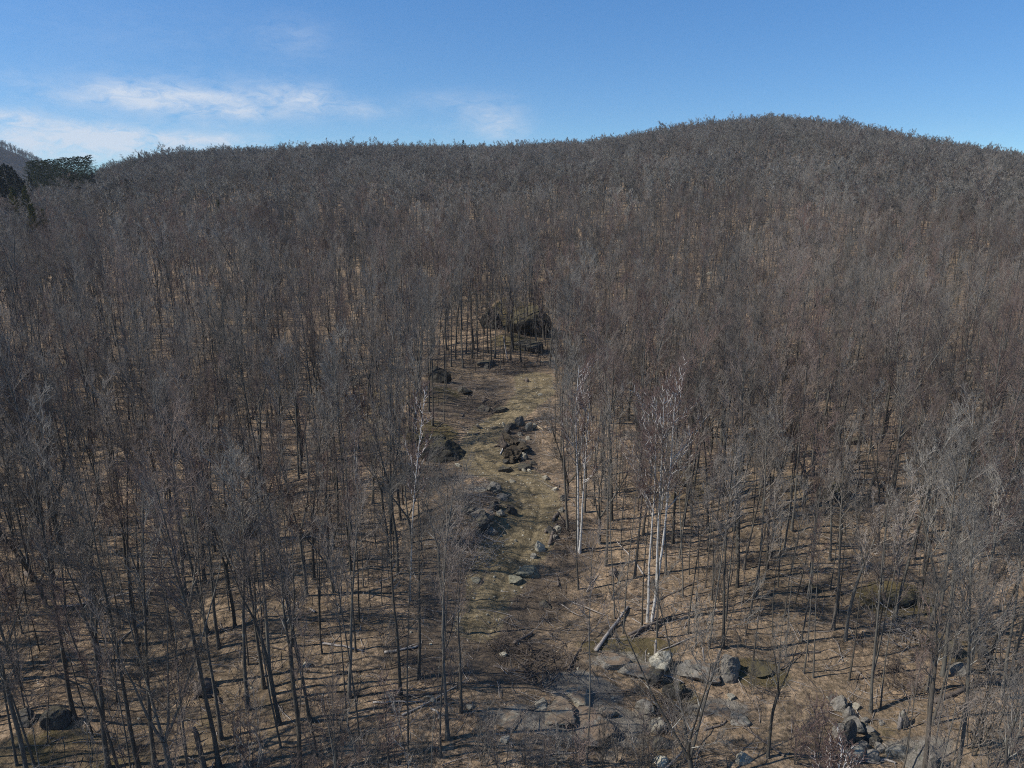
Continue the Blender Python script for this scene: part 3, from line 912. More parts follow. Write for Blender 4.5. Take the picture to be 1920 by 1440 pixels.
# ------------------------------------------------------------------ the forest beyond: one object
fmesh, fkind = [], []
for kind in ('straight', 'forked', 'slim', 'broad'):
    for v_ in VARS[kind]:
        fmesh.append(joined('forest_tree', v_[3], v_[4], v_[5])); fkind.append(kind)
far0 = len(fmesh)
for i in range(8):
    tm, cr = make_tree(900 + i * 7, H=[17, 15, 18, 16, 17, 14, 18, 16][i], r0=0.19, form='straight' if i % 2 else 'forked', cb=0.42, cw=3.6, n1=18, n2=6, n3=5, n4=3, tw=0.024, lod=True, spread=(30, 68), fan=1.25)
    tv, tf = merge(tm)
    fmesh.append(joined('far_tree', tv, tf, cr))
CONIFER_SPOTS = conifer_spots()
keep_off = np.array([[q[1][0], q[1][1], 3.0 if q[1][1] < 300 else (1.2 if q[4] else 2.6)] for q in CONIFER_SPOTS])
def clear_of(P, m=1.0):
    d2 = (P[:, None, 0] - keep_off[None, :, 0]) ** 2 + (P[:, None, 1] - keep_off[None, :, 1]) ** 2
    return P[~np.any(d2 < (keep_off[None, :, 2] * m) ** 2, axis=1)]
pts, rots, scls, ids = [], [], [], []
kidx = {k_: [i for i, q in enumerate(fkind) if q == k_] for k_ in set(fkind)}
for i in rest:
    tr_ = trees[i]
    pts.append(tr_['p']); rots.append(tr_['rot']); scls.append(tr_['scale']); ids.append(kidx[tr_['kind']][int(tr_['var']) % len(kidx[tr_['kind']])])
mid_pts = fill(16000, 135, 270, math.radians(-50), math.radians(42), 3.0, [])
mid_pts = clear_of(mid_pts)
for p in mid_pts:
    k_ = rng.integers(far0)
    Hv = {'straight': 18, 'forked': 18, 'slim': 14, 'broad': 15}[fkind[k_]]
    H = rng.normal(16.0, 2.8); sz = H / Hv
    pts.append(p); rots.append((rng.normal(0, .03), rng.normal(0, .03), rng.random() * 6.28)); scls.append((sz, sz, sz)); ids.append(k_)
far_pts = fill(130000, 270, 1080, math.radians(-42), math.radians(40), 4.3, [])
far_hill = fill(24000, 1300, 2600, math.radians(-48), math.radians(-30), 5.0, [])
far_pts = clear_of(far_pts)
for p in np.concatenate([far_pts, far_hill]):
    H = rng.normal(15.5, 2.3); sz = H / 16.5
    pts.append(p); rots.append((rng.normal(0, .03), rng.normal(0, .03), rng.random() * 6.28)); scls.append((sz * 1.1, sz * 1.1, sz)); ids.append(far0 + rng.integers(8))
print('forest instances', len(pts), len(mid_pts), len(far_pts), len(far_hill))
forest = scatter('forest', fmesh, pts, rots, scls, ids, [BARK, TWIG, LIMB])
tag(forest, 'dense grey brown leafless forest covering the hillside up to the ridge', None, None, 'stuff')

# ------------------------------------------------------------------ stones
_ico = {}


def ico(sub):
    if sub not in _ico:
        import bmesh
        bm = bmesh.new(); bmesh.ops.create_icosphere(bm, subdivisions=sub, radius=1.0)
        _ico[sub] = (np.array([v_.co[:] for v_ in bm.verts]), np.array([[q.index for q in f.verts] for f in bm.faces])); bm.free()
    return _ico[sub]


def noise3(P, s, seed):
    return (vnoise(P[:, 0] * s + 7.7, P[:, 1] * s + P[:, 2] * s * 0.7, seed) + vnoise(P[:, 1] * s + 3.1, P[:, 2] * s - P[:, 0] * s * 0.6, seed + 1)) * 0.9


def rock_mesh(name, seed, rx, ry, rz, mat, cuts=7, rough=0.16, sub=4, top=None):
    rg = np.random.default_rng(seed)
    V, F = ico(sub); V = V.copy()
    V += norm(V) * (noise3(V, 1.3, seed) * 0.35)[:, None]
    for _ in range(cuts):
        n_ = norm(rg.normal(0, 1, 3) * np.array([1, 1, 0.8])); c_ = rg.uniform(0.45, 0.8)
        over = np.clip(V @ n_ - c_, 0, None)
        V -= over[:, None] * n_ * 0.93
    if top:
        over = np.clip(V[:, 2] - top, 0, None); V[:, 2] -= over * 0.85
    V += norm(V) * (noise3(V, 4.5, seed + 5) * rough * 0.6 + noise3(V, 11, seed + 9) * rough * 0.3)[:, None]
    V = V * np.array([rx, ry, rz])
    return mesh_from(name, V, [F], [STONE[mat]], smooth=False)


def boulder(px, py, wpx, hpx, mat, label, deep=0.8, name='boulder', group=None, seed=None, cuts=7, rough=0.16, top=None, sink=0.4, rot=None):
    """px, py: where its foot meets the ground; wpx, hpx: its size in the photograph"""
    p = at(px, py)
    dist = math.dist(p, (0, 0, CAM_H))
    wpx, hpx = wpx * (0.88 if wpx > 30 else 1), hpx * (0.85 if wpx > 30 else 1)
    sx = wpx * dist / FPX / 2
    el_ = math.asin((CAM_H - p[2]) / dist)
    sy = sx * deep
    # what shows above the foot is partly its depth, partly its height
    hz = max((hpx * dist / FPX - sy * math.sin(el_)) / (math.cos(el_) + 0.15), sx * 0.35)
    rz = hz / (1 - sink) * 0.62
    sd = seed if seed is not None else int(px * 7 + py)
    me = rock_mesh(name, sd, sx * 1.12, sy * 1.12, rz, mat, cuts, rough, 4, top)
    yy = p[1] + sy * 0.7
    xx = p[0] * yy / p[1]
    o = link(name, me, None, (xx, yy, gz(xx, yy) + rz * (1 - 2 * sink) * 0.8), (0, 0, rot if rot is not None else (sd % 7) * 0.1 - 0.3))
    return tag(o, label, name.replace('_', ' '), group)


B = boulder
# ledges and boulders at the foot of the slope
B(1140, 1256, 70, 30, 'slab', 'upper half of the long grey ledge below the fallen log', 0.6, 'rock_ledge', seed=4, top=0.35, rot=-0.2, cuts=9)
B(1192, 1270, 76, 30, 'slab', 'lower half of the long grey ledge beside the cream faced boulder', 0.5, 'rock_ledge', seed=6, top=0.35, rot=-0.4, cuts=9)
B(1238, 1262, 52, 40, 'white', 'bright cream faced boulder just left of the forked tree', 0.8, seed=12)
B(1308, 1280, 78, 40, 'slab', 'wide grey boulder behind the low forking tree', 0.7, seed=21)
B(1367, 1276, 50, 46, 'grey', 'squarish grey boulder with flat faces on the slope edge', 0.8, seed=33, cuts=10)
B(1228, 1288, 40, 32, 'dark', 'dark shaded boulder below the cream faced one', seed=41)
B(1262, 1310, 42, 34, 'mossy', 'brown mossy boulder downhill from the dark shaded one', seed=45)
B(1208, 1340, 42, 26, 'grey', 'dull grey rock above the bright rounded boulder', seed=51)
B(1228, 1374, 38, 34, 'pale', 'bright rounded boulder in the middle of the rocky clearing', seed=58)
B(1237, 1405, 40, 26, 'dark', 'dark rock below the bright rounded boulder', seed=61)
B(1238, 1437, 26, 20, 'white', 'small whitish stone near the bottom edge', seed=64)
B(1392, 1432, 34, 30, 'pale', 'pale pointed rock standing near the bottom edge', seed=69)
B(1352, 1345, 54, 20, 'slab', 'low flat grey rock in dry grass under the slope edge', 0.9, seed=73, top=0.3)
B(1385, 1360, 36, 18, 'grey', 'small flat grey rock beside the low flat one', 0.9, seed=75, top=0.3)
B(1370, 1312, 16, 9, 'pale', 'small pale stone above the low flat grey rock', seed=77)
B(1078, 1318, 56, 44, 'tanslab', 'long sloping pale grey slab above the bare rock', 1.3, 'rock_slab', seed=83, top=0.2, sink=0.42)
B(1040, 1362, 74, 26, 'tanslab', 'wide tan rock slab in the rocky clearing', 1.1, 'rock_slab', seed=86, top=0.2, sink=0.42)
B(1105, 1392, 100, 34, 'slab', 'broad grey rock slab crossed by a long trunk shadow', 1.0, 'rock_slab', seed=89, top=0.2, sink=0.44)
B(1140, 1345, 40, 24, 'slab', 'upright grey slab beside the slim foreground tree', 0.8, 'rock_slab', seed=93, top=0.3)
B(950, 1368, 50, 16, 'tanslab', 'thin tan slab at the clearing\'s dark edge', 1.0, 'rock_slab', seed=97, top=0.2, sink=0.42)
B(1012, 1328, 36, 10, 'pale', 'narrow pale slab below the tangled root heap', 1.0, 'rock_slab', seed=99, top=0.2)
B(945, 1392, 18, 10, 'white', 'tiny bright stone lying below the thin tan slab', seed=101)
B(880, 1330, 14, 8, 'pale', 'tiny pale stone beside the clump of slender stems', seed=103)
B(945, 1230, 14, 9, 'white', 'tiny round white stone on the mossy lower track', seed=104)
B(1022, 1140, 26, 14, 'dark', 'small black rock on the open slope above the thin logs', seed=106)
# tumbled row of stones on the lower right
ROW = [(1570, 1332, 30, 22, 'grey', 'uppermost stone of the tumbled row'), (1560, 1315, 16, 12, 'dark', 'small dark stone at the head of the tumbled row'), (1592, 1352, 26, 20, 'grey', 'squared grey stone second down the tumbled row'),
       (1600, 1372, 30, 24, 'grey', 'large grey stone midway down the tumbled row'), (1617, 1366, 18, 14, 'dark', 'dark stone wedged in the middle of the tumbled row'), (1590, 1400, 22, 40, 'dark', 'tall dark stone shading the left side of the row'),
       (1628, 1380, 20, 14, 'grey', 'small grey stone on the uphill edge of the row'), (1620, 1356, 14, 9, 'grey', 'small flat stone just outside the row'), (1634, 1398, 26, 16, 'dark', 'dark angular stone beside a black gap in the row'),
       (1612, 1412, 24, 16, 'grey', 'round stone above the two lowest stones of the row'), (1602, 1428, 30, 26, 'pale', 'pale egg shaped stone low in the row'), (1626, 1432, 36, 26, 'grey', 'widest stone at the foot of the tumbled row'),
       (1645, 1410, 18, 13, 'grey', 'small stone right of the black gap'), (1652, 1360, 14, 8, 'grey', 'lone small stone uphill of the row'), (1604, 1330, 14, 10, 'pale', 'little pale block beside the top of the row'),
       (1578, 1392, 30, 26, 'grey', 'grey stone at the left edge of the row'), (1692, 1362, 16, 26, 'grey', 'upright stone slab standing apart from the tumbled row')]
for q in ROW:
    B(q[0], q[1], q[2], q[3], q[4], q[5], group='stones tumbled in a row')
B(1718, 1452, 58, 62, 'grey', 'large grey boulder cut off by the bottom edge', seed=141, cuts=9)
B(1690, 1428, 44, 26, 'pale', 'pale rock leaning on the large corner boulder', seed=144)
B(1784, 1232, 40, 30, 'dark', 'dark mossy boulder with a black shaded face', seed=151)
B(1816, 1204, 14, 20, 'dark', 'small dark upright rock above the mossy boulder', seed=154)
B(1840, 1232, 18, 16, 'dark', 'small dark rock just right of the mossy boulder', seed=157)
B(1798, 1268, 34, 20, 'grey', 'mossy grey rock downhill from the dark mossy boulder', seed=159)
B(1682, 1136, 58, 26, 'mossy', 'long green mossy rock hump on the open slope', 0.7, seed=163, cuts=3)
B(1515, 1110, 26, 14, 'mossy', 'small mossy hump at the foot of a straight trunk', seed=166, cuts=3)
B(52, 1362, 30, 22, 'dark', 'smaller of the twin dark boulders', seed=171)
B(108, 1372, 46, 40, 'dark', 'larger of the twin dark boulders beside a leaning trunk', seed=174)
B(575, 1252, 16, 9, 'pale', 'pale lichened rock on the left slope', seed=178)
B(812, 1318, 12, 9, 'pale', 'tiny pale rock near the leaning dead stem', seed=179)
B(803, 1308, 20, 8, 'pale', 'flat pale stone beside the tiny pale rock', seed=180)
# along the track
B(990, 1086, 52, 34, 'green', 'large pale green slab beside the lower track', 1.0, 'rock_slab', seed=183, top=0.25, cuts=5)
B(964, 1096, 32, 20, 'green', 'small pale green slab touching the large one', 1.0, 'rock_slab', seed=186, top=0.25, cuts=5)
B(893, 1092, 22, 8, 'green', 'low greenish slab half buried in the lower track', 1.0, 'rock_slab', seed=188, top=0.25)
B(1011, 1034, 20, 18, 'white', 'bright cream stone at the track\'s outer edge', seed=191)
B(967, 1016, 6, 5, 'pale', 'small tan stone in the middle of the track', seed=192)
B(908, 985, 50, 36, 'slab', 'grey layered ledge on the inside of the bend', 1.2, 'rock_ledge', seed=196, cuts=14, top=0.45, rough=0.3)
B(900, 922, 34, 14, 'pale', 'flat pale rock above the layered ledge', 1.0, 'rock_slab', seed=198, top=0.3)
B(941, 937, 26, 16, 'grey', 'small grey slab beside the inner track edge', 1.0, 'rock_slab', seed=202, top=0.3)
B(925, 955, 22, 18, 'dark', 'dark broken rock between the ledge and small slab', seed=203)
B(902, 1000, 62, 46, 'dark', 'large jagged broken ledge left of the lower bend', 1.0, 'rock_ledge', seed=511, cuts=16, rough=0.35, sink=0.3)
B(925, 925, 40, 24, 'grey', 'grey stepped rock at the top of the broken ledge', 0.9, seed=512, cuts=14, rough=0.3)
B(960, 905, 14, 8, 'pale', 'small pale stone on the inner edge above the bend', seed=513)
B(1046, 1000, 16, 13, 'pale', 'pale stone on the outer edge halfway round the bend', seed=514)
B(1056, 940, 14, 12, 'grey', 'grey stone on the outer edge high on the bend', seed=515)
B(1025, 900, 18, 9, 'pale', 'flat pale rock on the outer edge at the top of the bend', seed=516)
B(1040, 920, 11, 8, 'white', 'little whitish stone beyond the top of the bend', seed=517)
B(1000, 1048, 14, 10, 'pale', 'pale stone below the bright cream one', seed=518)
B(950, 815, 20, 20, 'dark', 'jagged dark rock at the back left of the earth heap', seed=519, cuts=12, rough=0.3)
B(975, 800, 22, 18, 'grey', 'jagged grey rock behind the earth heap crest', seed=520, cuts=12, rough=0.3)
B(945, 885, 26, 16, 'dark', 'dark rock slumped below the left end of the earth heap', seed=521, cuts=12, rough=0.3)
B(893, 1008, 40, 22, 'dark', 'dark broken rock under the layered ledge', 0.9, seed=501, cuts=12)
B(922, 1003, 22, 16, 'grey', 'grey block fallen from the layered ledge', seed=502, cuts=12)
B(878, 968, 30, 20, 'dark', 'dark rock on the brushy bank behind the ledge', seed=503, cuts=10)
B(938, 968, 16, 12, 'pale', 'pale chunk between the ledge and the track', seed=504, cuts=9)
B(1040, 1012, 14, 11, 'grey', 'grey stone between the track edge log and cream stone', seed=505)
B(1052, 960, 12, 10, 'pale', 'pale stone above the track edge logs', seed=506)
B(1030, 1000, 14, 14, 'dark', 'dark stone against the track edge log', seed=507)
B(915, 690, 40, 20, 'dark', 'dark broken outcrop at the clearing\'s upper left', 0.8, seed=508, cuts=10)
B(870, 740, 36, 18, 'dark', 'dark rock shelf among the inner bend slash', 0.9, seed=509, cuts=10)
B(960, 965, 20, 20, 'dark', 'dark cut bank rock at the inner edge of the track', seed=204)
B(832, 866, 92, 46, 'mossy', 'shaded mossy outcrop left of the track', 0.8, 'rock_outcrop', seed=207, cuts=5, sink=0.25)
B(806, 838, 70, 30, 'mossy', 'rounded mossy shoulder behind the shaded outcrop', 0.8, 'rock_outcrop', seed=208, cuts=3)
B(857, 876, 12, 8, 'white', 'white stone at the foot of the shaded outcrop', seed=211)
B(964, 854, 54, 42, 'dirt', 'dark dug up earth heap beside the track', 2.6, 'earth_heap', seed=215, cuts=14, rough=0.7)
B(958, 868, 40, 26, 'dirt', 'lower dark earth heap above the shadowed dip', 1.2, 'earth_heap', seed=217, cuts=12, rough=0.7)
for k, (hx, hy, hw, hm, hl) in enumerate([(952, 842, 14, 'dark', 'dark rock on the near flank of the earth heap'), (975, 818, 12, 'grey', 'grey rock on the crest of the earth heap'), (962, 806, 16, 'dark', 'dark rock at the back of the earth heap'),
                                       (990, 825, 10, 'pale', 'pale chunk on the right flank of the earth heap'), (972, 858, 13, 'grey', 'grey block low on the earth heap'), (948, 870, 12, 'dark', 'dark block left of the shadowed dip'), (985, 850, 9, 'pale', 'small pale block halfway down the earth heap'),
                                       (1000, 872, 12, 'dark', 'brown stone at the right end of the earth heap')]):
    B(hx, hy, hw, hw * 0.8, hm, hl, seed=400 + k, cuts=10)
B(993, 808, 18, 16, 'pale', 'stacked tan stone on top of the earth heap', seed=221)
B(1001, 803, 10, 9, 'white', 'brightest small stone at the head of the earth heap', seed=223)
B(977, 838, 16, 16, 'grey', 'grey stone lodged in the side of the earth heap', seed=225)
B(982, 862, 12, 14, 'pale', 'tan stone below the grey one on the earth heap', seed=227)
B(985, 882, 36, 16, 'dark', 'brown flat rock below the earth heap', 0.9, seed=229)
B(982, 884, 7, 6, 'white', 'small bright stone left of a like one below the heap', seed=231)
B(992, 884, 7, 6, 'white', 'small bright stone right of a like one below the heap', seed=232)
B(897, 802, 10, 8, 'grey', 'small grey stone beside the upper track', seed=233)
B(944, 800, 6, 8, 'white', 'small upright white stone on the upper track', seed=234)
B(1012, 742, 16, 5, 'pale', 'flat pale stone on the bend of the upper track', seed=235)
B(940, 774, 26, 12, 'dark', 'dark rock on the inside of the upper bend', seed=236)
B(910, 772, 30, 16, 'dark', 'dark stump like rock among the slash', seed=237)
B(825, 718, 42, 36, 'mossy', 'dark mossy outcrop at the edge of the upper trees', 0.8, 'rock_outcrop', seed=239, cuts=5)
B(985, 626, 96, 62, 'mossy', 'large dark upper outcrop among tall trunks', 0.7, 'rock_outcrop', seed=241, cuts=7, sink=0.2)
B(918, 616, 46, 40, 'mossy', 'mossy outcrop left of the large upper one', 0.8, 'rock_outcrop', seed=243, cuts=5)
B(988, 658, 60, 28, 'dark', 'low dark outcrop facing the top of the track', 0.7, 'rock_outcrop', seed=247, cuts=7)
B(1605, 835, 28, 22, 'dark', 'dark leaning rock deep in the right hand woods', seed=251)
B(1562, 940, 60, 34, 'mossy', 'broad mossy hillside boulder among slim trees', seed=255, cuts=3)
B(1290, 912, 34, 16, 'mossy', 'low mossy rock behind the birch clump', seed=257, cuts=3)
B(1510, 455, 60, 26, 'mossy', 'far dark knoll of rock under pale birch stems', 0.8, 'rock_outcrop', seed=261)
B(455, 1010, 70, 36, 'dark', 'long dark rock bank in the left woods', 0.7, 'rock_outcrop', seed=265)
B(370, 990, 60, 26, 'mossy', 'dark mossy bank rising left of the long one', 0.6, 'rock_outcrop', seed=267)
B(1420, 1268, 40, 12, 'mossy', 'yellow green mossy rock right of the squarish boulder', 1.0, seed=271, cuts=2)
B(1330, 515, 10, 5, 'white', 'tiny white stone far up between the trunks', seed=273)
B(1282, 497, 6, 5, 'white', 'tinier white stone beside a dark far trunk', seed=274)

# ------------------------------------------------------------------ fallen wood
def ground_line(a, b_, n, lift, rg, wob):
    A, C = at(*a), at(*b_)
    t_ = np.linspace(0, 1, n)
    P = A[None] * (1 - t_[:, None]) + C[None] * t_[:, None]
    P[:, :2] += np.cumsum(rg.normal(0, wob, (n, 2)), 0) * np.sin(t_ * math.pi)[:, None]
    zz = height(P[:, 0], P[:, 1])
    lin = np.linspace(zz[0], zz[-1], n)
    P[:, 2] = np.maximum(zz, lin) + lift * 0.8
    return P


def capped(P, R):
    P = np.concatenate([P[:1], P, P[-1:]]); R = np.concatenate([[0.001], R, [0.001]])
    d0, d1 = norm(P[2] - P[1]), norm(P[-2] - P[-3])
    P[0] = P[1] - d0 * 0.004; P[-1] = P[-2] + d1 * 0.004
    return P, R


def log(a, b_, r0, r1, label, mat=None, stubs=3, n=9, name='fallen_log', wob=0.05, group=None):
    rg = np.random.default_rng(int(a[0] * 3 + a[1]))
    P = ground_line(a, b_, n, max(r0, r1), rg, wob)
    o0 = P[0].copy(); P -= o0
    PP, RR = capped(P, np.linspace(r0, r1, n))
    parts = [tubes(PP[None], RR[None], 8)]
    if stubs:
        C, RS, _, _ = spawn(rg, P[None], np.linspace(r0, r1, n)[None], stubs, 0.35, 1, lambda t, r_, M, par: 0.4 + 1.4 * r_.random(M), (35, 75), 0.2, 0.4, 4, 0.15, 0.015, r0 * 0.5, 0.3)
        parts.append(tubes(C, RS, 5))
    V, F = merge(parts)
    o = link(name, mesh_from(name, V, [F], [mat or DEAD]), None, tuple(o0))
    return tag(o, label, 'log', group)


log((1117, 1222), (1178, 1140), 0.15, 0.10, 'thick pale fallen log leaning up the slope')
log((1114, 1218), (1160, 1165), 0.08, 0.05, 'thin dark log lying against the thick one', DARKWOOD)
log((1165, 1138), (1212, 1146), 0.10, 0.06, 'dark log crossing the top of the thick one', DARKWOOD)
log((1178, 1192), (1255, 1158), 0.13, 0.09, 'brown log pointing uphill toward the birch clump', DARKWOOD)
log((1182, 1196), (1222, 1176), 0.10, 0.07, 'short brown log beside the one pointing at the birches', DARKWOOD)
log((1185, 1160), (1265, 1205), 0.05, 0.03, 'thin whitish pole crossing two brown logs', stubs=0)
log((1232, 1224), (1330, 1185), 0.06, 0.03, 'long thin pole leading right from the small snag', stubs=4)
log((1073, 1130), (1140, 1156), 0.05, 0.03, 'upper of two thin white poles on the open slope', stubs=1)
log((1050, 1133), (1095, 1156), 0.05, 0.03, 'lower of two thin white poles on the open slope', stubs=1)
log((1235, 1265), (1282, 1282), 0.07, 0.06, 'pale pole resting under the cream faced boulder', stubs=0)
log((1750, 1318), (1902, 1276), 0.17, 0.10, 'long dark fallen trunk on the lower right slope', DARKWOOD, 6)
log((1640, 1122), (1690, 1160), 0.07, 0.04, 'grey branchy log below the mossy rock hump', stubs=9)
log((1660, 1120), (1705, 1150), 0.05, 0.03, 'thin grey branch beside the branchy log', stubs=6)
log((1030, 1023), (1045, 985), 0.18, 0.15, 'brown log end on along the outer track edge', DARKWOOD, 1)
log((1037, 978), (1047, 965), 0.18, 0.16, 'short brown log above the bend\'s outer log', DARKWOOD, 0)
log((1022, 1000), (1034, 992), 0.14, 0.12, 'stubby mossy log between the two track edge logs', DARKWOOD, 0)
log((1045, 960), (1058, 992), 0.10, 0.07, 'dark leaning branch behind the track edge logs', DARKWOOD, 4)
log((1013, 680), (1047, 676), 0.14, 0.11, 'bleached white log at the top of the track', CUT, 2)
log((938, 852), (949, 832), 0.09, 0.07, 'white birch stick poking from the earth heap', BIRCH_LIMB, 0)
log((955, 850), (966, 838), 0.09, 0.07, 'second white birch stick on the earth heap', BIRCH_LIMB, 1)
log((1000, 798), (1018, 808), 0.13, 0.11, 'pale sawn log among stones atop the earth heap', CUT, 0)
log((988, 806), (1006, 796), 0.13, 0.11, 'tan log crossing the stones atop the earth heap', CUT, 0)
log((618, 732), (672, 702), 0.14, 0.08, 'tan bark free log lying in the left upper woods', CUT, 3)
log((640, 736), (692, 716), 0.11, 0.07, 'second tan log crossing below the bark free one', CUT, 3)
log((75, 1092), (165, 1120), 0.2, 0.12, 'fallen grey trunk at the base of leaning trees', DARKWOOD, 5)
log((48, 1078), (78, 1096), 0.22, 0.18, 'short dark log beside the fallen grey trunk', DARKWOOD, 1)
log((600, 1206), (682, 1222), 0.09, 0.05, 'pale pole across the left slope\'s shadows', DEAD, 3)
log((720, 1225), (785, 1212), 0.11, 0.07, 'pale fallen pole behind the double trunk', DEAD, 4)
log((700, 1318), (790, 1316), 0.07, 0.04, 'thin twisted branch on bright leaf litter', DEAD, 6)
log((808, 1330), (822, 1350), 0.08, 0.05, 'short white leaning dead stem on the leaf bank', DEAD, 2)
log((962, 1210), (998, 1190), 0.16, 0.10, 'dark log sticking out of the root heap', DARKWOOD, 4)
log((925, 1250), (1000, 1262), 0.10, 0.06, 'long dark branch under the root heap', DARKWOOD, 5)
log((1255, 1330), (1270, 1352), 0.1, 0.07, 'brown broken log beside the forked tree\'s foot', DARKWOOD, 2)
log((1250, 1345), (1232, 1330), 0.09, 0.07, 'pale split log right of the bright rounded boulder', DEAD, 1)
log((1640, 1425), (1680, 1432), 0.09, 0.06, 'pale pole between the stone row and corner boulder', DEAD, 3)
log((1590, 1310), (1650, 1395), 0.04, 0.02, 'thin pole lying across the tumbled stones', DEAD, 2)
log((1320, 1370), (1362, 1352), 0.08, 0.05, 'brown branch downhill of the low flat grey rock', DARKWOOD, 3)
log((1010, 1160), (1032, 1166), 0.07, 0.05, 'short dark stick below the small black rock', DARKWOOD, 1)
log((905, 1005), (945, 1020), 0.08, 0.05, 'dry pole under the layered ledge', DEAD, 5)
log((1100, 1110), (1122, 1080), 0.06, 0.04, 'thin stick leaning right of the large pale slab', DEAD, 1)
log((1480, 1130), (1545, 1150), 0.08, 0.05, 'dark branch near the small mossy hump', DARKWOOD, 4)


def snag(px, py, ty, r, label, mat=None, lean=0.0):
    p = at(px, py); H = max(0.6, top_height(p, ty)); rg = np.random.default_rng(px)
    P = axis_curve(rg, (0, 0, -0.3), (lean, 0, 1), H + 0.3, 7, 0.04, 0)
    R = r * (1 + 0.6 * np.exp(-np.linspace(0, 1, 7) * 8)); R[-1] *= 0.6
    PP, RR = capped(P, R)
    C, RS, _, _ = spawn(rg, P[None], R[None], 4, 0.4, 1, lambda t, r_, M, par: 0.2 + 0.5 * r_.random(M), (40, 80), 0.1, 0.4, 3, 0.1, 0.012, r * 0.4, 0.3)
    V, F = merge([tubes(PP[None], RR[None], 8), tubes(C, RS, 4)])
    tag(link('tree_snag', mesh_from('tree_snag', V, [F], [mat or DARKWOOD]), None, tuple(p)), label, 'snag')


snag(383, 1445, 1350, 0.16, 'broken snag standing straight on the left slope')
snag(1227, 1232, 1200, 0.10, 'little pale snag between the ledge and birch clump', DEAD)
snag(1322, 1250, 1215, 0.07, 'thin snag behind the wide grey boulder', DEAD)
snag(1686, 1365, 1345, 0.14, 'short grey stub near the upright stone slab', DEAD)
snag(953, 676, 630, 0.12, 'dead leaning trunk at the top of the clearing', DEAD, -0.25)


def stump(px, py, r, h, label, mat=None, roots=7, tilt=0.0):
    p = at(px, py); rg = np.random.default_rng(px * 3 + 1)
    P = np.array([[0, 0, -0.2], [0, 0, 0.1], [0, 0, h * 0.6], [0, 0, h]]) + rg.normal(0, 0.02, (4, 3))
    PP, RR = capped(P, np.array([r * 1.5, r * 1.25, r, r * 0.95]))
    C, RS, _, _ = spawn(rg, P[None, :3], np.full((1, 3), r), roots, 0.1, 0.9, lambda t, r_, M, par: r * (2.5 + 2.5 * r_.random(M)), (60, 110), -0.5, 0.5, 5, 0.25, 0.03, r * 0.4, 0.3)
    V, F = merge([tubes(PP[None], RR[None], 10), tubes(C, RS, 5)])
    tag(link('tree_stump', mesh_from('tree_stump', V, [F], [mat or DARKWOOD]), None, tuple(p + np.array([0, 0, 0.05])), (tilt, 0, 0)), label, 'stump')


stump(383, 1292, 0.5, 0.9, 'brown upturned stump on the bright left slope', None, 14, 0.9)
stump(988, 716, 0.30, 0.5, 'small dark stump on the upper clearing', None, 8)
stump(908, 752, 0.35, 0.7, 'splintered stump among slash inside the upper bend', None, 10)
stump(946, 838, 0.45, 0.8, 'overturned root plate on the dark earth heap', None, 16, 1.0)
stump(1590, 905, 0.4, 0.6, 'mossy stump near the broad hillside boulder', None, 8)
stump(1150, 1075, 0.3, 0.4, 'low stump in the twin birch\'s shade', None, 9)


def brush(px, py, wpx, dm, hm, n, label, mat=None, seed=0, r=0.02, name='brush_pile', long=1.5):
    p = at(px, py); dist = math.dist(p, (0, 0, CAM_H)); rx = wpx * dist / FPX / 2
    rg = np.random.default_rng(seed + px)
    a = rg.random(n) * 6.283; q = np.sqrt(rg.random(n))
    x = q * np.cos(a) * rx; y = q * np.sin(a) * dm
    base = height(p[0] + x, p[1] + y) - p[2] + hm * (1 - q ** 2) * rg.random(n)
    P0 = np.stack([x, y, base + 0.05], -1)
    az_ = rg.random(n) * 6.283; el_ = rg.normal(0.12, 0.22, n)
    d = np.stack([np.cos(az_) * np.cos(el_), np.sin(az_) * np.cos(el_), np.sin(el_)], -1)
    pts_ = [P0]
    L = long * (0.5 + rg.random(n))
    for s_ in range(4):
        d = norm(d + rg.normal(0, 0.16, (n, 3))); pts_.append(pts_[-1] + d * (L / 4)[:, None])
    C = np.stack(pts_, 1)
    RS = (r * (0.5 + 1.2 * rg.random(n)))[:, None] * np.linspace(1, 0.3, 5)[None]
    C2, R2, _, _ = spawn(rg, C, RS, 5, 0.2, 1, lambda t, r_, M, par: 0.3 + 0.5 * r_.random(M), (25, 60), 0.05, 0.5, 3, 0.15, r * 0.3, r, 0.4)
    V, F = merge([tubes(C, RS, 4), tubes(C2, R2, 3)])
    tag(link(name, mesh_from(name, V, [F], [mat or DEAD]), None, tuple(p)), label, name.replace('_', ' '))


brush(1005, 1250, 80, 2.6, 0.8, 70, 'tangled heap of dark roots and branches above the slabs', DARKWOOD, 1, 0.04)
brush(1060, 1235, 60, 2.0, 0.5, 60, 'loose brush between the root heap and slim tree', DARKWOOD, 2)
brush(945, 1215, 60, 2.0, 0.5, 70, 'dead branches strewn at the dark clearing edge', DARKWOOD, 3)
brush(880, 1020, 90, 4.5, 0.6, 230, 'wide mat of grey brush left of the layered ledge', None, 4, 0.016)
brush(880, 950, 60, 4.0, 0.5, 130, 'grey brush on the bank above the layered ledge', None, 5, 0.016)
brush(865, 905, 60, 3.0, 0.4, 80, 'dry brush below the shaded outcrop', None, 6, 0.016)
brush(905, 762, 80, 5.0, 0.6, 130, 'logging slash inside the upper bend of the track', DARKWOOD, 7, 0.03)
brush(965, 690, 90, 4.0, 0.6, 120, 'slash heap at the top of the clearing', DARKWOOD, 8, 0.03)
brush(1030, 795, 50, 3.0, 1.0, 70, 'pale pinkish branch tangle right of the earth heap', None, 9, 0.022)
brush(1010, 1125, 80, 3.0, 0.4, 70, 'scattered twigs above the small black rock', DARKWOOD, 10, 0.018)
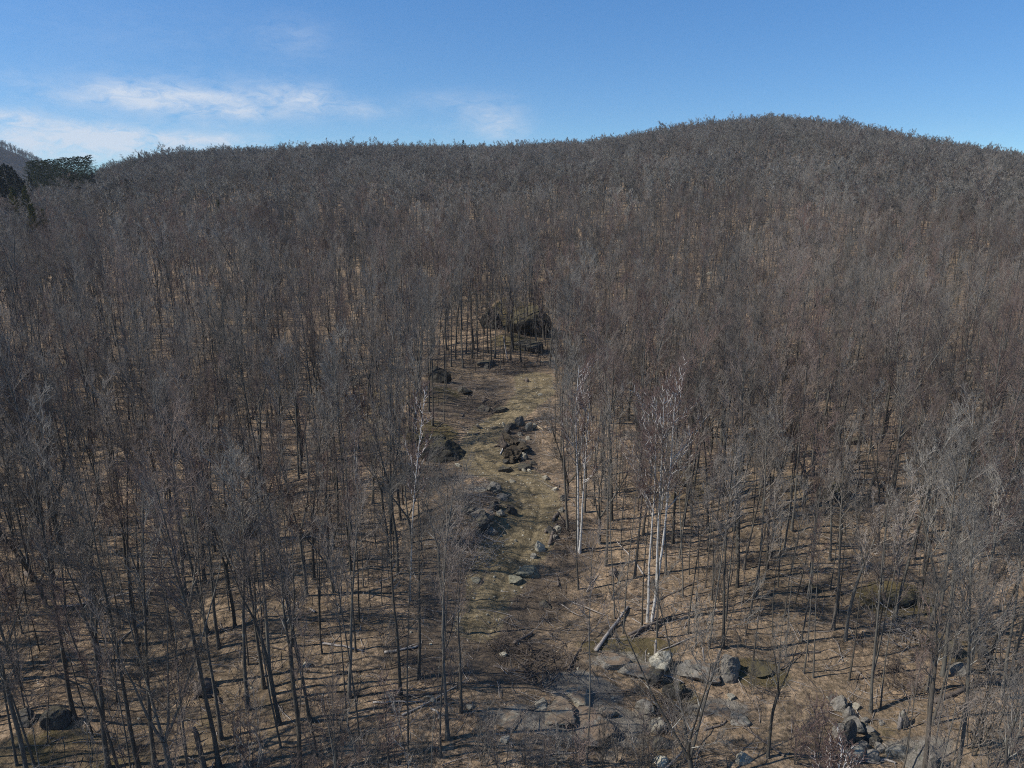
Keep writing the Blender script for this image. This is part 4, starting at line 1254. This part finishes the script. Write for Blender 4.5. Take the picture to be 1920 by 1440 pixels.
brush(1680, 1180, 80, 2.5, 0.5, 90, 'brushy tangle below the green mossy hump', None, 11, 0.02)
brush(1690, 1285, 60, 2.0, 0.5, 70, 'dark twig heap on the lower right slope', DARKWOOD, 12, 0.025)
brush(1250, 1330, 60, 2.0, 0.6, 80, 'branches caught between mossy and rounded boulders', DARKWOOD, 13, 0.025)
brush(430, 985, 100, 4, 1.0, 110, 'dark brush bank in the left woods', DARKWOOD, 14, 0.03)
brush(640, 1000, 70, 4, 0.8, 90, 'grey fallen crown left of the layered ledge', None, 15, 0.02)
brush(1060, 1000, 40, 2.5, 0.8, 60, 'dark brush behind the track edge logs', DARKWOOD, 16, 0.03)

# ------------------------------------------------------------------ shrubs of the lower edge
shrub_src = []
for i in range(4):
    tm, cr = make_tree(500 + i * 9, H=3.6, r0=0.03, form='straight', cb=0.15, cw=1.3, n1=8, n2=4, n3=3, n4=0, tw=0.007, stems=5, splay=0.2, spread=(18, 45))
    shrub_src.append((tm, cr))
RED_TWIG = bark_material('red_shrub_twig', [(0.20, 0.135, 0.115), (0.23, 0.16, 0.135)])


def shrub(px, py, i, s_, label, group=None, mats=None):
    p = at(px, py)
    tm, cr = shrub_src[i]
    key = (i, bool(mats))
    if key not in SHM:
        tv, tf = merge(tm)
        SHM[key] = joined('bare_shrub', tv, tf, cr, mats or [BARK, TWIG, LIMB])
    return tag(link('bare_shrub', SHM[key], None, tuple(p), (0, 0, px * 0.7), s_), label, 'shrub', group)


SHM = {}
THICK = [(600, 1445), (640, 1428), (700, 1448), (735, 1432), (790, 1450), (905, 1440), (940, 1452), (985, 1438), (1020, 1450), (1050, 1436), (1078, 1448), (1128, 1442), (1160, 1430), (1190, 1448), (1215, 1440), (1270, 1445)]
for k, (px, py) in enumerate(THICK):
    shrub(px, py, k % 4, 0.8 + 0.05 * (k * 7 % 9), 'leafless grey shrub in the thicket along the bottom edge', 'thicket along the bottom edge')
shrub(1535, 1420, 0, 1.25, 'reddish twiggy shrub left of the tumbled stone row', None, [BARK, RED_TWIG, RED_TWIG])
shrub(1490, 1430, 2, 1.0, 'smaller reddish shrub behind the bottom birch', None, [BARK, RED_TWIG, RED_TWIG])
shrub(1820, 1410, 1, 1.7, 'tall pale grey shrub on the lower right', None)
shrub(1860, 1440, 3, 1.4, 'grey shrub right of the tall pale one', None)
shrub(1410, 1300, 3, 0.8, 'low twiggy shrub beside the yellow green mossy rock', None)
shrub(470, 1440, 1, 1.3, 'dense grey shrub on the lower left slope', None)
shrub(855, 1290, 0, 1.0, 'lone grey shrub at the clearing\'s left side', None)
shrub(730, 1250, 2, 0.9, 'small shrub between the double trunk and pale pole', None)
shrub(1350, 1130, 2, 1.3, 'hazy grey shrub right of the birch clump', None)
shrub(1310, 1215, 1, 1.2, 'grey shrub uphill of the wide grey boulder', None)

# ------------------------------------------------------------------ conifers
def conifer(seed, H, r, n, form):
    rg = np.random.default_rng(seed)
    P = axis_curve(rg, (0, 0, -0.4), (0, 0, 1), H + 0.4, 6, 0.01, 0)
    trunk = tubes(P[None], np.linspace(H * 0.014 + 0.03, 0.03, 6)[None], 6)
    cb = {'spruce': 0.06, 'pine': 0.38, 'cedar': 0.03}[form]
    m = n
    t_ = cb + (1 - cb) * (np.arange(m) / m) ** 0.9
    u = (t_ - cb) / (1 - cb)
    if form == 'spruce': L = r * (1 - u) ** 0.85 + 0.15
    elif form == 'cedar': L = r * (1 - u ** 2.2) + 0.15
    else: L = r * np.sqrt(np.clip(1 - (1.5 * u - 0.5) ** 2, 0.05, 1)) 
    L = L * (0.7 + 0.5 * rg.random(m))
    az_ = rg.random(m) * 6.283
    slope = {'spruce': -0.25, 'pine': 0.22, 'cedar': 0.5}[form] + rg.normal(0, 0.15, m)
    d = norm(np.stack([np.cos(az_), np.sin(az_), slope], -1))
    p0 = np.stack([np.zeros(m), np.zeros(m), t_ * H], -1)
    f = np.array([0, 0.5, 1.0])
    C = p0[:, None] + d[:, None] * (L[:, None] * f[None])[..., None]
    limbs = tubes(C, np.tile([0.03, 0.02, 0.012], (m, 1)), 3)
    # sprays of needles along each limb: short tapering tufts
    C2, R2, _, _ = spawn(rg, C, np.full((m, 3), 0.05), 14, 0.12, 1.0, lambda t, r_, M, par: 0.22 + 0.35 * r_.random(M), (20, 75), -0.1 if form == 'spruce' else 0.35, 1, 3, 0.15, 0.045, 0.075, 0.15)
    R2[:, 1] *= 1.5
    return trunk, merge([limbs, tubes(C2, R2, 4)])


CON = {}
for form, H, r, n in (('spruce', 16, 3.0, 130), ('pine', 18, 4.2, 120), ('cedar', 10, 2.2, 120)):
    for i in range(2):
        tk, cr = conifer(40 + i + len(form), H, r, n, form)
        CON[(form, i)] = (mesh_from('conifer_trunk', tk[0], [tk[1]], [DARKWOOD]), mesh_from('conifer_crown', cr[0], [cr[1]], [{'pine': PINEN, 'spruce': NEEDLE, 'cedar': CEDARN}[form]]), H)


for k, (form, p, h, lab, grp, wide) in enumerate(CONIFER_SPOTS):
    tm_, cm_, H0 = CON[(form, k % 2)]
    s_ = h / H0
    root = link(form + '_tree', None, None, tuple(p), (0, 0, k * 1.3), (s_ * wide, s_ * wide, s_))
    tag(root, lab, 'evergreen', grp)
    link('trunk', tm_, root); link('crown', cm_, root)

# ------------------------------------------------------------------ things nobody could count
sap_meshes = []
for i in range(5):
    tm, cr = make_tree(700 + i * 3, H=6.0, r0=0.032, form='straight', cb=0.25, cw=1.3, n1=11, n2=4, n3=3, n4=0, tw=0.007, spread=(25, 60), side=0.03)
    tv, tf = merge(tm); sap_meshes.append(joined('sapling', tv, tf, cr))
sp = fill(9000, 28, 190, math.radians(-42), math.radians(41), 1.5, [])
sp = sp[rng.random(len(sp)) < np.clip(0.75 + 1.3 * vnoise(sp[:, 0] / 9, sp[:, 1] / 9, 77), 0.1, 1)]
n_ = len(sp)
s1 = 0.35 + 1.25 * rng.random(n_) ** 1.5
sap = scatter('undergrowth', sap_meshes, sp, np.stack([rng.normal(0, .07, n_), rng.normal(0, .07, n_), rng.random(n_) * 6.28], -1), np.stack([s1, s1, s1 * 1.15], -1), rng.integers(0, 5, n_), [BARK, TWIG, LIMB])
tag(sap, 'thin leafless saplings and undergrowth between the trees', None, None, 'stuff')

stick_meshes = []
for i in range(6):
    rg = np.random.default_rng(i + 60)
    C = axis_curve(rg, (0, 0, 0.02), (1, 0, 0.02), 1.6 + rg.random(), 5, 0.14, 0)[None]
    RS = np.linspace(0.022, 0.008, 5)[None]
    C2, R2, _, _ = spawn(rg, C, RS, 5, 0.3, 1, lambda t, r_, M, par: 0.3 + 0.5 * r_.random(M), (25, 60), 0.05, 0.6, 3, 0.15, 0.006, 0.014, 0.4)
    V, F = merge([tubes(C, RS, 4), tubes(C2, R2, 3)])
    stick_meshes.append(mesh_from('stick', V, [F], [DEAD if i % 2 else DARKWOOD]))


def strew(n, d0, d1, seed, keep):
    rg = np.random.default_rng(seed)
    d = np.sqrt(rg.random(n) * (d1 * d1 - d0 * d0) + d0 * d0); a = np.radians(-38 + 76 * rg.random(n))
    x, y = d * np.sin(a), d * np.cos(a)
    k_ = keep(x, y, rg)
    x, y = x[k_], y[k_]
    return np.stack([x, y, height(x, y)], -1), rg


for i in range(3):          # a few heavier fallen limbs
    rg = np.random.default_rng(i + 90)
    C = axis_curve(rg, (0, 0, 0.05), (1, 0, 0.0), 4.0 + 2.5 * rg.random(), 8, 0.07, 0)[None]
    RS = np.linspace(0.075, 0.02, 8)[None]
    C2, R2, _, _ = spawn(rg, C, RS, 7, 0.4, 1, lambda t, r_, M, par: 0.5 + 0.9 * r_.random(M), (25, 60), 0.05, 0.6, 4, 0.15, 0.01, 0.03, 0.4)
    V, F = merge([tubes(C, RS, 6), tubes(C2, R2, 3)])
    stick_meshes.append(mesh_from('limb', V, [F], [(DEAD, DARKWOOD, DARKWOOD)[i]]))
Ps, rg = strew(42000, 30, 140, 5, lambda x, y, r_: r_.random(len(x)) < np.where(track_dist(x, y) < 0, 0.15, 1.0))
n_ = len(Ps); sc = 0.35 + 1.1 * rg.random(n_) ** 2.5
tag(scatter('fallen_twigs', stick_meshes, Ps + np.array([0, 0, 0.03]), np.stack([rg.normal(0, .1, n_), rg.normal(0, .12, n_), rg.random(n_) * 6.28], -1), np.stack([sc] * 3, -1), np.where(rg.random(n_) < 0.012, 6 + rg.integers(0, 3, n_), rg.integers(0, 6, n_)), [DEAD, DARKWOOD]),
    'fallen sticks and twigs littering the forest floor', None, None, 'stuff')
stone_meshes = [rock_mesh('pebble', 300 + i, 0.12, 0.10, 0.07, ('pale', 'grey', 'white')[i % 3], 4, 0.1, 2) for i in range(6)]
Ps, rg = strew(26000, 36, 130, 6, lambda x, y, r_: r_.random(len(x)) < np.where(track_dist(x, y) < 0.5, 0.9, 0.07 + 0.5 * np.clip(blob_mask(x, y, ROCKY), 0, 1)))
n_ = len(Ps); sc = 0.3 + 1.1 * rg.random(n_) ** 3
tag(scatter('gravel', stone_meshes, Ps, np.stack([rg.normal(0, .3, n_), rg.normal(0, .3, n_), rg.random(n_) * 6.28], -1), np.stack([sc] * 3, -1), rg.integers(0, 6, n_), [STONE['pale']]),
    'small pale stones scattered over the dirt track and slope', None, None, 'stuff')


# ------------------------------------------------------------------ air
HAZE = bpy.data.materials.new('thin_air'); HAZE.use_nodes = True
t = NT(HAZE.node_tree)
o = t.n('ShaderNodeOutputMaterial'); v = t.n('ShaderNodeVolumePrincipled')
v.inputs['Color'].default_value = (0.80, 0.88, 1.0, 1)
v.inputs['Density'].default_value = 0.00007
v.inputs['Anisotropy'].default_value = 0.2
t.l(v.outputs[0], o.inputs['Volume'])
z0, z1 = -130.0, 330.0
V = np.array([[x_, y_, z_] for z_ in (z0, z1) for x_, y_ in ((-3400, -3400), (3400, -3400), (3400, 3400), (-3400, 3400))], float)
F = np.array([[0, 3, 2, 1], [4, 5, 6, 7], [0, 1, 5, 4], [1, 2, 6, 5], [2, 3, 7, 6], [3, 0, 4, 7]])
tag(link('haze', mesh_from('haze', V, [F], [HAZE], smooth=False)), 'thin bluish air over the wooded hills', None, None, 'stuff')
